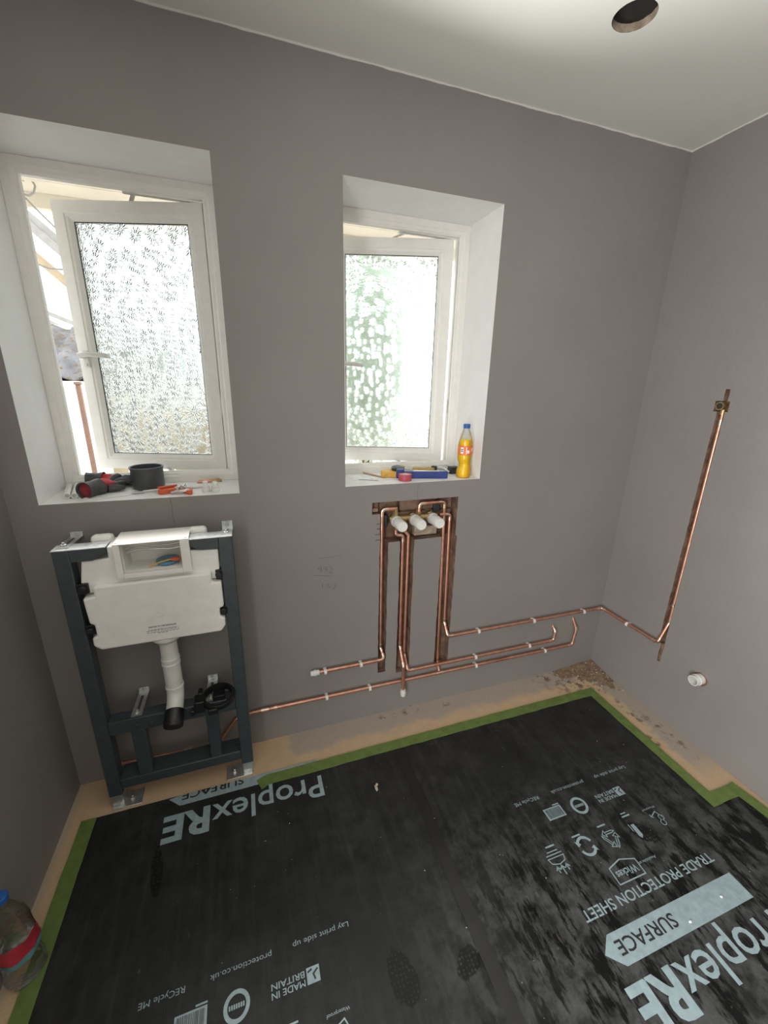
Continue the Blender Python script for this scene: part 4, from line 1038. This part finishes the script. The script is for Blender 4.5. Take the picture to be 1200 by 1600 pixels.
m = MB(); m.lathe([(.017, 0), (.0262, 0), (.0266, .001), (.0266, .026), (.0262, .027), (.017, .027), (.017, 0)], (-1.133, .050, SZ2), (0, 0, 1), 32, (False, False)); mk('tape', m, 'pink_tape', tr)
mk('core', MB().lathe([(.0148, .001), (.0169, .001), (.0169, .026), (.0148, .026), (.0148, .001)], (-1.133, .050, SZ2), (0, 0, 1), 28, (False, False)), 'paper', tr)
kn = thing('utility_knife', (-.99, .17, SZ2), 'tan-handled knife lying at the back of the right sill', 'knife')
mk('handle', MB().prism([(-1.042, .196), (-1.035, .178), (-.955, .152), (-.945, .166), (-.955, .178)], flat, SZ2 + .006, SZ2 + .024), 'tan_tool', kn, bevel=.004); mk('blade', MB().prism([(-1.090, .204), (-1.040, .183), (-1.036, .192)], flat, SZ2 + .012, SZ2 + .0145), 'steel', kn)
mk('rivet', MB().lathe([(.004, 0), (.003, .002)], (-1.0, .173, SZ2 + .024), (0, 0, 1), 10), 'steel', kn)
gp = thing('grip_pliers', (-.92, .14, SZ2), 'silver locking pliers beside the orange drink bottle', 'pliers')
m = MB(); m.tube([(-.955, .172, SZ2 + .010), (-.935, .160, SZ2 + .022), (-.915, .142, SZ2 + .022), (-.897, .122, SZ2 + .008)], [.005, .008, .007, .005], 10); mk('upper_handle', m, 'steel', gp)
m = MB(); m.tube([(-.962, .150, SZ2 + .006), (-.938, .146, SZ2 + .009), (-.912, .126, SZ2 + .007)], [.005, .006, .004], 10); mk('lower_handle', m, 'steel', gp)
m = MB(); N = 20; m.tube([(-.902 + .012 * math.cos(2 * math.pi * k / N), .150, SZ2 + .024 + .012 * math.sin(2 * math.pi * k / N)) for k in range(N + 1)], .002, 8); mk('ring', m, 'steel', gp)
mk('jaw', MB().prism([(-.965, .166), (-.945, .150), (-.935, .165), (-.950, .182)], flat, SZ2 + .004, SZ2 + .030), 'dark_tool', gp, bevel=.003)
bx = thing('bit_case', (-.88, .14, SZ2), 'small dark plastic case behind the orange drink bottle', 'case')
mk('shell', MB().box(-.893, -.850, .112, .150, SZ2, SZ2 + .024), 'dark_tool', bx, bevel=.003); mk('lid', MB().box(-.892, -.851, .113, .149, SZ2 + .0245, SZ2 + .030), 'dark_tool', bx, bevel=.002)
# orange drink bottle with its one-sided swirl
BC = Vector((-.868, .050, SZ2)); bo = thing('drink_bottle', BC, 'small clear bottle of orange fizzy drink with blue cap on the right sill', 'bottle')
def bottle_rings(prof, shrink=0.0, seg=32):
    V = []
    for r, h, off in prof:
        for k in range(seg):
            a = 2 * math.pi * k / seg; V.append((BC.x + off + (r - shrink) * math.cos(a), BC.y + (r - shrink) * math.sin(a), BC.z + h))
    n = len(prof); Fc = [(i * seg + k, i * seg + (k + 1) % seg, (i + 1) * seg + (k + 1) % seg, (i + 1) * seg + k) for i in range(n - 1) for k in range(seg)] + [tuple(reversed(range(seg))), tuple(range((n - 1) * seg, n * seg))]
    return V, Fc
BP = [(.020, .0, 0), (.0275, .003, 0), (.0305, .012, -.0005), (.0310, .028, -.0005), (.0285, .042, .0012), (.0250, .052, .0030), (.0245, .060, .0026), (.0268, .070, .0000), (.0285, .082, -.0012), (.0295, .094, -.0004), (.0295, .132, 0), (.0300, .138, 0),
      (.0282, .152, 0), (.0245, .168, 0), (.0195, .184, 0), (.0150, .196, 0), (.0125, .205, 0)]
m = MB(); m.add(*bottle_rings(BP)); mk('shell', m, 'pet', bo)
liq = [p for p in BP if p[1] <= .153] + [(.0260, .160, 0)]
m = MB(); m.add(*bottle_rings(liq, .0008)); mk('drink', m, 'drink', bo)
m = MB(); m.lathe([(.0140, .0), (.0145, .001), (.0145, .015), (.0135, .017), (.0, .0172)], (BC.x, BC.y, BC.z + .205), (0, 0, 1), 28, (True, False)); mk('cap', m, 'cap_blue', bo)
lab_r = .0303; m = MB(); m.lathe([(lab_r, .098), (lab_r, .136)], BC, (0, 0, 1), 40, (False, False)); lb = mk('label', m, 'label_orange', bo)
def on_label(u, v, r=lab_r + .0004): return (BC.x + r * math.sin(u / lab_r), BC.y - r * math.cos(u / lab_r), BC.z + v)
m = MB(); text_to(m, 'Fanta', lambda a, b: on_label(a, b + .112 + (a - .012) * .15), .012, .038, .014, .03); mk('brand_print', m, 'label_white', lb, smooth=False)
m = MB(); [m.add([on_label(a, b) for a, b in ((u, .104), (u + .004, .104), (u + .004, .130), (u, .130))], [(0, 1, 2, 3)]) for u in (-.034, -.030, -.026)]; mk('panel_print', m, 'label_white', lb, smooth=False)
m = MB(); [m.add([on_label(a, b, lab_r + .0006) for a, b in ((-.032, z), (-.0245, z), (-.0245, z + .004), (-.032, z + .004))], [(0, 1, 2, 3)]) for z in (.112, .119)]; mk('panel_lines', m, 'label_navy', lb, smooth=False)
m = MB(); m.add([on_label(a, b) for a, b in ((-.012, .100), (-.008, .100), (-.008, .132), (-.012, .132))], [(0, 1, 2, 3)]); m.add([on_label(-.002 + .006 * math.cos(2 * math.pi * k / 16), .112 + .007 * math.sin(2 * math.pi * k / 16)) for k in range(16)], [tuple(range(16))]); mk('badge_print', m, 'label_white', lb, smooth=False)

# ---------------------------------------------------------------- crumpled water bottle on the floor
wbx = thing('water_bottle', (-2.372, -.556, 0), 'crumpled clear plastic bottle with torn red label standing by the left wall', 'bottle')
random.seed(21)
def crumple(prof, seg=36, amp=.0045, z0=0.0, c=(-2.372, -.556), lean=(0.0, 0.0)):
    V = []
    for i, (r, h) in enumerate(prof):
        for k in range(seg):
            a = 2 * math.pi * k / seg
            w = amp * (math.sin(3 * a + h * 60) + .8 * math.sin(7 * a - h * 90 + 1)) * min(1, r / .02)
            rr = max(.003, r + w - (amp * .9 if amp else 0)); V.append((c[0] + lean[0] * h + rr * math.cos(a), c[1] + lean[1] * h + rr * math.sin(a), z0 + h))
    n = len(prof); return V, [(i * seg + k, i * seg + (k + 1) % seg, (i + 1) * seg + (k + 1) % seg, (i + 1) * seg + k) for i in range(n - 1) for k in range(seg)]
WB = [(.004, .0), (.026, .001), (.040, .004), (.0435, .014), (.0415, .022), (.0435, .030), (.0435, .044), (.0415, .050), (.0435, .058), (.0435, .095), (.0415, .118), (.0425, .150), (.040, .180), (.034, .205), (.024, .232), (.0145, .252), (.0130, .268)]
zb = Z_SH + .0016
m = MB(); m.add(*crumple(WB, amp=.0018, z0=zb)); mk('shell', m, 'pet', wbx)
m = MB(); m.add(*crumple([(.0440, .100), (.0430, .118), (.0438, .150)], amp=.0018, z0=zb)); lbw = mk('label', m, 'label_red', wbx)
m = MB(); m.add(*crumple([(.0446, .086), (.0444, .102)], amp=.0018, z0=zb)); mk('label_band', m, 'label_teal', wbx)
m = MB(); m.lathe([(.0150, 0), (.0155, .002), (.0155, .014), (.0140, .016), (0, .0162)], (-2.372, -.556, zb + .266), (0, 0, 1), 24, (True, False)); mk('cap', m, 'cap_blue', wbx)

# ---------------------------------------------------------------- dirt and crumbs
random.seed(5)
def heap(x, y):
    """height of the dust heap over the floor at (x, y)"""
    a = math.atan2(-y, -x); r = math.hypot(x / .30, y / .23)
    edge = .74 + .10 * math.sin(5 * a + 1) + .07 * math.sin(11 * a) + .05 * math.sin(23 * a + 2)
    return .020 * max(0.0, 1 - r / edge) ** 1.25 if r < edge else -.002
m = MB(); n = 40; V = []
for i in range(n + 1):
    for j in range(n + 1):
        x, y = -.30 * i / n, -.23 * j / n; hgt = heap(x, y)
        V.append((x - .001, y - .001, hgt + (random.uniform(-.0008, .0018) if hgt > 0 else 0)))
m.add(V, [(i * (n + 1) + j, (i + 1) * (n + 1) + j, (i + 1) * (n + 1) + j + 1, i * (n + 1) + j + 1) for i in range(n) for j in range(n) if max(V[i * (n + 1) + j][2], V[(i + 1) * (n + 1) + j][2], V[(i + 1) * (n + 1) + j + 1][2], V[i * (n + 1) + j + 1][2]) > 0])
def dirt():
    t = NT('brick_dust'); q = t.noise(60, 6, .7)
    t.set(t.mix(t.ramp(q, .35, .68), (.15, .098, .062), (.36, .255, .165)), .95); t.bump(t.noise(180, 5, .7), .003); return t.done('dust')
dirt()
tag(mk('brick_dust', m, 'dust'), 'low heap of brown brick dust swept into the back right corner', 'rubble', kind='stuff')
m = MB(); m2 = MB()
for k in range(260):
    a = random.random() ** .7; t = random.random() * math.pi / 2
    x, y = -.29 * a * math.cos(t), -.23 * a * math.sin(t); hz = heap(x, y)
    s = random.uniform(.0012, .0042); (m2 if random.random() < .3 else m).blob((x - .006, y - .006, max(hz, 0) + s * .5), (s, s * random.uniform(.6, 1), s * .7), jit=.3)
tag(mk('rubble_chips', m, 'brick', smooth=False), 'small brown rubble bits scattered over the dust heap in the corner', 'rubble', kind='stuff')
tag(mk('plaster_chips', m2, 'crumb', smooth=False), 'small pale plaster bits scattered over the dust heap in the corner', 'rubble', kind='stuff')
m = MB()
for k in range(80):
    x, y = random.uniform(-2.1, -.25), random.uniform(-1.3, -.23); s = random.choice((.0006, .0008, .0010, .0016)); m.blob((x, y, Z_SH + s * .55), (s, s, s * .6), jit=.35)
for k in range(60):
    x, y = random.uniform(-1.7, -.3), random.uniform(-.13, -.01); s = random.uniform(.001, .0022); m.blob((x, y, s * .5), (s, s, s * .6), jit=.35)
tag(mk('plaster_crumbs', m, 'crumb', smooth=False), 'tiny pale plaster crumbs strewn over the black floor sheets', 'debris', kind='stuff')
m = MB(); m.blob((-1.367, -.354, Z_SH + .0045), (.006, .012, .0045), jit=.3); m.blob((-1.362, -.344, Z_SH + .007), (.005, .006, .003), jit=.3)
tag(mk('plaster_chip', m, 'crumb', smooth=False), 'single larger cream plaster chip lying on the left floor sheet', 'debris')
for (x, y, l) in ((-.483, -1.004, 'small bright plaster chip lying on the grey printed bar'), (-.634, -1.018, 'small plaster chip lying between the letters of SURFACE and the large brand word')):
    m = MB().blob((x, y, Z_SH + .0040), (.005, .004, .003), jit=.3); tag(mk('plaster_chip', m, 'label_white', smooth=False), l, 'debris')

# ---------------------------------------------------------------- outside
GZ = -0.75
mb = MB().box(-14, 14, WALL_T + .001, 26, GZ - .1, GZ); tag(mk('ground', mb, 'ground', smooth=False), kind='structure')
# own eaves: soffit boards, fascia
ev = thing('roof_eaves', (-1.2, .55, 2.12), 'cream boarded roof eaves above the windows outside', 'eaves')
for k in range(3): mk('soffit_board', MB().box(-6, 3, WALL_T + .002 + k * .125, WALL_T + .122 + k * .125, 2.125, 2.14), 'board_cream', ev, bevel=.002)
mk('fascia_board', MB().box(-6, 3, .705, .73, 2.075, 2.26), 'board_cream', ev, bevel=.003)
m = MB(); N = 10
V = [(x, .79 + .058 * math.cos(math.pi + math.pi * k / N), 2.20 + .058 * math.sin(math.pi + math.pi * k / N)) for x in (-6, 3) for k in range(N + 1)]
m.add(V, [(k, k + 1, N + 2 + k, N + 1 + k) for k in range(N)]); gt = mk('gutter', m, 'upvc', ev); gt.modifiers.new('wall', 'SOLIDIFY').thickness = .003
# loose cable by the left window
m = MB(); cb = [(-2.41, .6, 2.124), (-2.40, .6, 2.138), (-2.385, .6, 2.133), (-2.376, .6, 2.114), (-2.384, .6, 2.092), (-2.40, .6, 2.081), (-2.418, .6, 2.083), (-2.425, .6, 2.10)]
P, _ = fillet(cb, .01, 4); m.tube(P, .0035, 8)
P, _ = fillet([(-2.425, .6, 2.10), (-2.418, .602, 2.078), (-2.39, .602, 2.045), (-2.34, .602, 1.99), (-2.25, .602, 1.93)], .03, 4); m.tube(P, .003, 8)
P, _ = fillet([(-2.47, .6, 1.90), (-2.42, .6, 1.863), (-2.385, .6, 1.852), (-2.30, .6, 1.852)], .03, 4); m.tube(P, .003, 8)
tag(mk('loose_cable', m, 'cable'), 'thin grey loose cable looping outside the open left window', 'cable')
# white lean-to roof frame and far rafters
lt = thing('lean_to_frame', (-3.0, 2.2, GZ), 'white timber lean-to roof frame outside the open left window', 'canopy')
for a, b, w, mt in (((-3.35, 2.2, 2.77), (-2.35, 2.2, 1.85), .03, 'backlit_white'), ((-3.35, 2.22, 2.83), (-2.35, 2.22, 1.91), .02, 'backlit_white'), ((-3.45, 2.18, 2.71), (-2.40, 2.18, 1.70), .055, 'fence_board')):
    mk('rafter', MB().bar(a, b, .05, w, (0, 1, 0)), mt, lt)
mk('canopy_post', MB().box(-2.40, -2.33, 2.15, 2.25, GZ, 1.85), 'upvc', lt)
# neighbouring white house with a mossy tiled roof
nb = thing('neighbour_house', (-5.0, 5.5, GZ), 'white rendered neighbouring house with mossy tiled roof seen through the open window', 'house')
mk('wall', MB().box(-9, -2.6, 4.05, 8.0, GZ, 1.36), 'white_render', nb)
mk('gutter', MB().box(-9, -2.55, 3.93, 4.05, 1.355, 1.425), 'upvc', nb, bevel=.01)
mk('roof_deck', MB().add([(-9, 3.98, 1.42), (-2.55, 3.98, 1.42), (-2.55, 5.0, 2.0), (-9, 5.0, 2.0), (-9, 5.0, 1.40), (-2.55, 5.0, 1.40)], [(0, 1, 2, 3), (0, 3, 4), (1, 5, 2), (0, 4, 5, 1), (3, 2, 5, 4)]), 'near_black', nb, smooth=False)
tm = MB(); seg = 10; V = []
for s in range(2):
    for k in range(seg + 1):
        u = k / seg; V.append((u * .30, s * .34, .028 * math.sin(u * 2 * math.pi) + .03 - s * .012))
        V.append((u * .30, s * .34, .028 * math.sin(u * 2 * math.pi) + .012 - s * .012))
n2 = 2 * (seg + 1); Fc = []
for k in range(seg):
    a = 2 * k; Fc += [(a, a + 2, n2 + a + 2, n2 + a), (a + 1, n2 + a + 1, n2 + a + 3, a + 3), (a, a + 1, a + 3, a + 2), (n2 + a, n2 + a + 2, n2 + a + 3, n2 + a + 1)]
tm.add(V, Fc + [(0, n2, n2 + 1, 1), (2 * seg, 2 * seg + 1, n2 + 2 * seg + 1, n2 + 2 * seg)])
t0 = mk('roof_tile', tm, 'tile', nb); sl = math.atan2(.58, 1.02); first = True
for row in range(4):
    for col in range(7):
        o = t0 if first else t0.copy()
        if not first: C.objects.link(o)
        first = False
        o.parent = nb; o.location = Vector((-4.55 + col * .27, 3.95 + row * .27 * math.cos(sl) + .15, 1.43 + row * .27 * math.sin(sl) + .08)) - nb.location; o.rotation_euler = (sl + .09, random.uniform(-.02, .02), 0)
mk('ridge_beam', MB().box(-9, -2.5, 4.95, 5.1, 1.98, 2.07), 'upvc', nb)
for k, (a, b) in enumerate((((-4.4, 5.0, 2.42), (-3.2, 5.0, 1.93)), ((-4.4, 5.02, 2.36), (-3.3, 5.02, 1.83)), ((-4.4, 5.0, 2.06), (-3.2, 5.0, 2.02)))): mk('glazing_bar', MB().bar(a, b, .05, .025, (0, 1, 0)), 'backlit_white', nb)
# brown post and sandy garden wall
dp = thing('timber_post', (-2.78, 2.0, GZ), 'slim brown timber post standing outside the left window', 'post')
mk('shaft', MB().box(-2.800, -2.772, 1.99, 2.018, GZ, 1.415), 'brown_wood', dp, bevel=.003); mk('post_cap', MB().box(-2.806, -2.766, 1.984, 2.024, 1.415, 1.435), 'brown_wood', dp, bevel=.004)
fe = thing('garden_fence', (-1.6, 2.9, GZ), 'sandy timber board fence outside, blurred behind the left window glass', 'fence')
for k in range(12): mk('fence_board', MB().box(-2.92 + k * .132, -2.80 + k * .132, 2.95, 2.97, GZ, 1.20 + random.uniform(-.008, .008)), 'fence_board', fe, bevel=.003)
for z in (.15, .75): mk('fence_rail', MB().box(-2.92, -1.35, 2.971, 3.01, z, z + .07), 'fence_board', fe)
# hedge tree outside the right window
hd = thing('leafy_tree', (-.30, 3.6, GZ), 'green leafy tree outside, blurred behind the right window glass', 'tree')
mk('trunk', MB().tube([(-.32, 3.6, GZ), (-.30, 3.6, .2), (-.24, 3.62, 1.2), (-.27, 3.6, 2.4)], [.09, .075, .06, .03], 10), 'brown_wood', hd)
m = MB(); random.seed(9)
for k in range(4200):
    a, b, r = random.uniform(0, 2 * math.pi), math.acos(random.uniform(-1, 1)), random.random() ** .4
    c = Vector((-.27 + .58 * r * math.sin(b) * math.cos(a), 3.6 + .55 * r * math.sin(b) * math.sin(a), 1.75 + 1.35 * r * math.cos(b)))
    d = Vector((random.gauss(0, 1), random.gauss(0, 1), random.gauss(0, 1))).normalized(); e = d.orthogonal().normalized(); f = d.cross(e); s = random.uniform(.04, .085)
    m.add([c - e * s, c + f * s * .45 + d * s * .12, c + e * s, c - f * s * .45 + d * s * .12], [(0, 1, 2, 3)])
mk('foliage', m, 'leaf', hd, smooth=False)['kind'] = 'stuff'
# pale hedge row far behind the fence
hr = thing('far_hedge', (-3.2, 10.5, GZ), 'pale grey-green hedge row far off behind the sandy fence', 'hedge')
m = MB(); random.seed(31)
for k in range(1400):
    c = Vector((random.uniform(-6.0, -1.8), random.uniform(10.0, 11.0), random.uniform(GZ, 2.55 + .15 * math.sin(k))))
    d = Vector((random.gauss(0, 1), random.gauss(0, 1), random.gauss(0, 1))).normalized(); e = d.orthogonal().normalized(); f = d.cross(e); q_ = random.uniform(.10, .20)
    m.add([c - e * q_, c + f * q_ * .6 + d * q_ * .12, c + e * q_, c - f * q_ * .6 + d * q_ * .12], [(0, 1, 2, 3)])
mk('foliage', m, 'far_leaf', hr, smooth=False)['kind'] = 'stuff'
for x in (-4.6, -3.4, -2.2): mk('trunk', MB().tube([(x, 10.5, GZ), (x + .05, 10.5, .4), (x, 10.5, 1.4)], [.07, .06, .03], 8), 'brown_wood', hr)
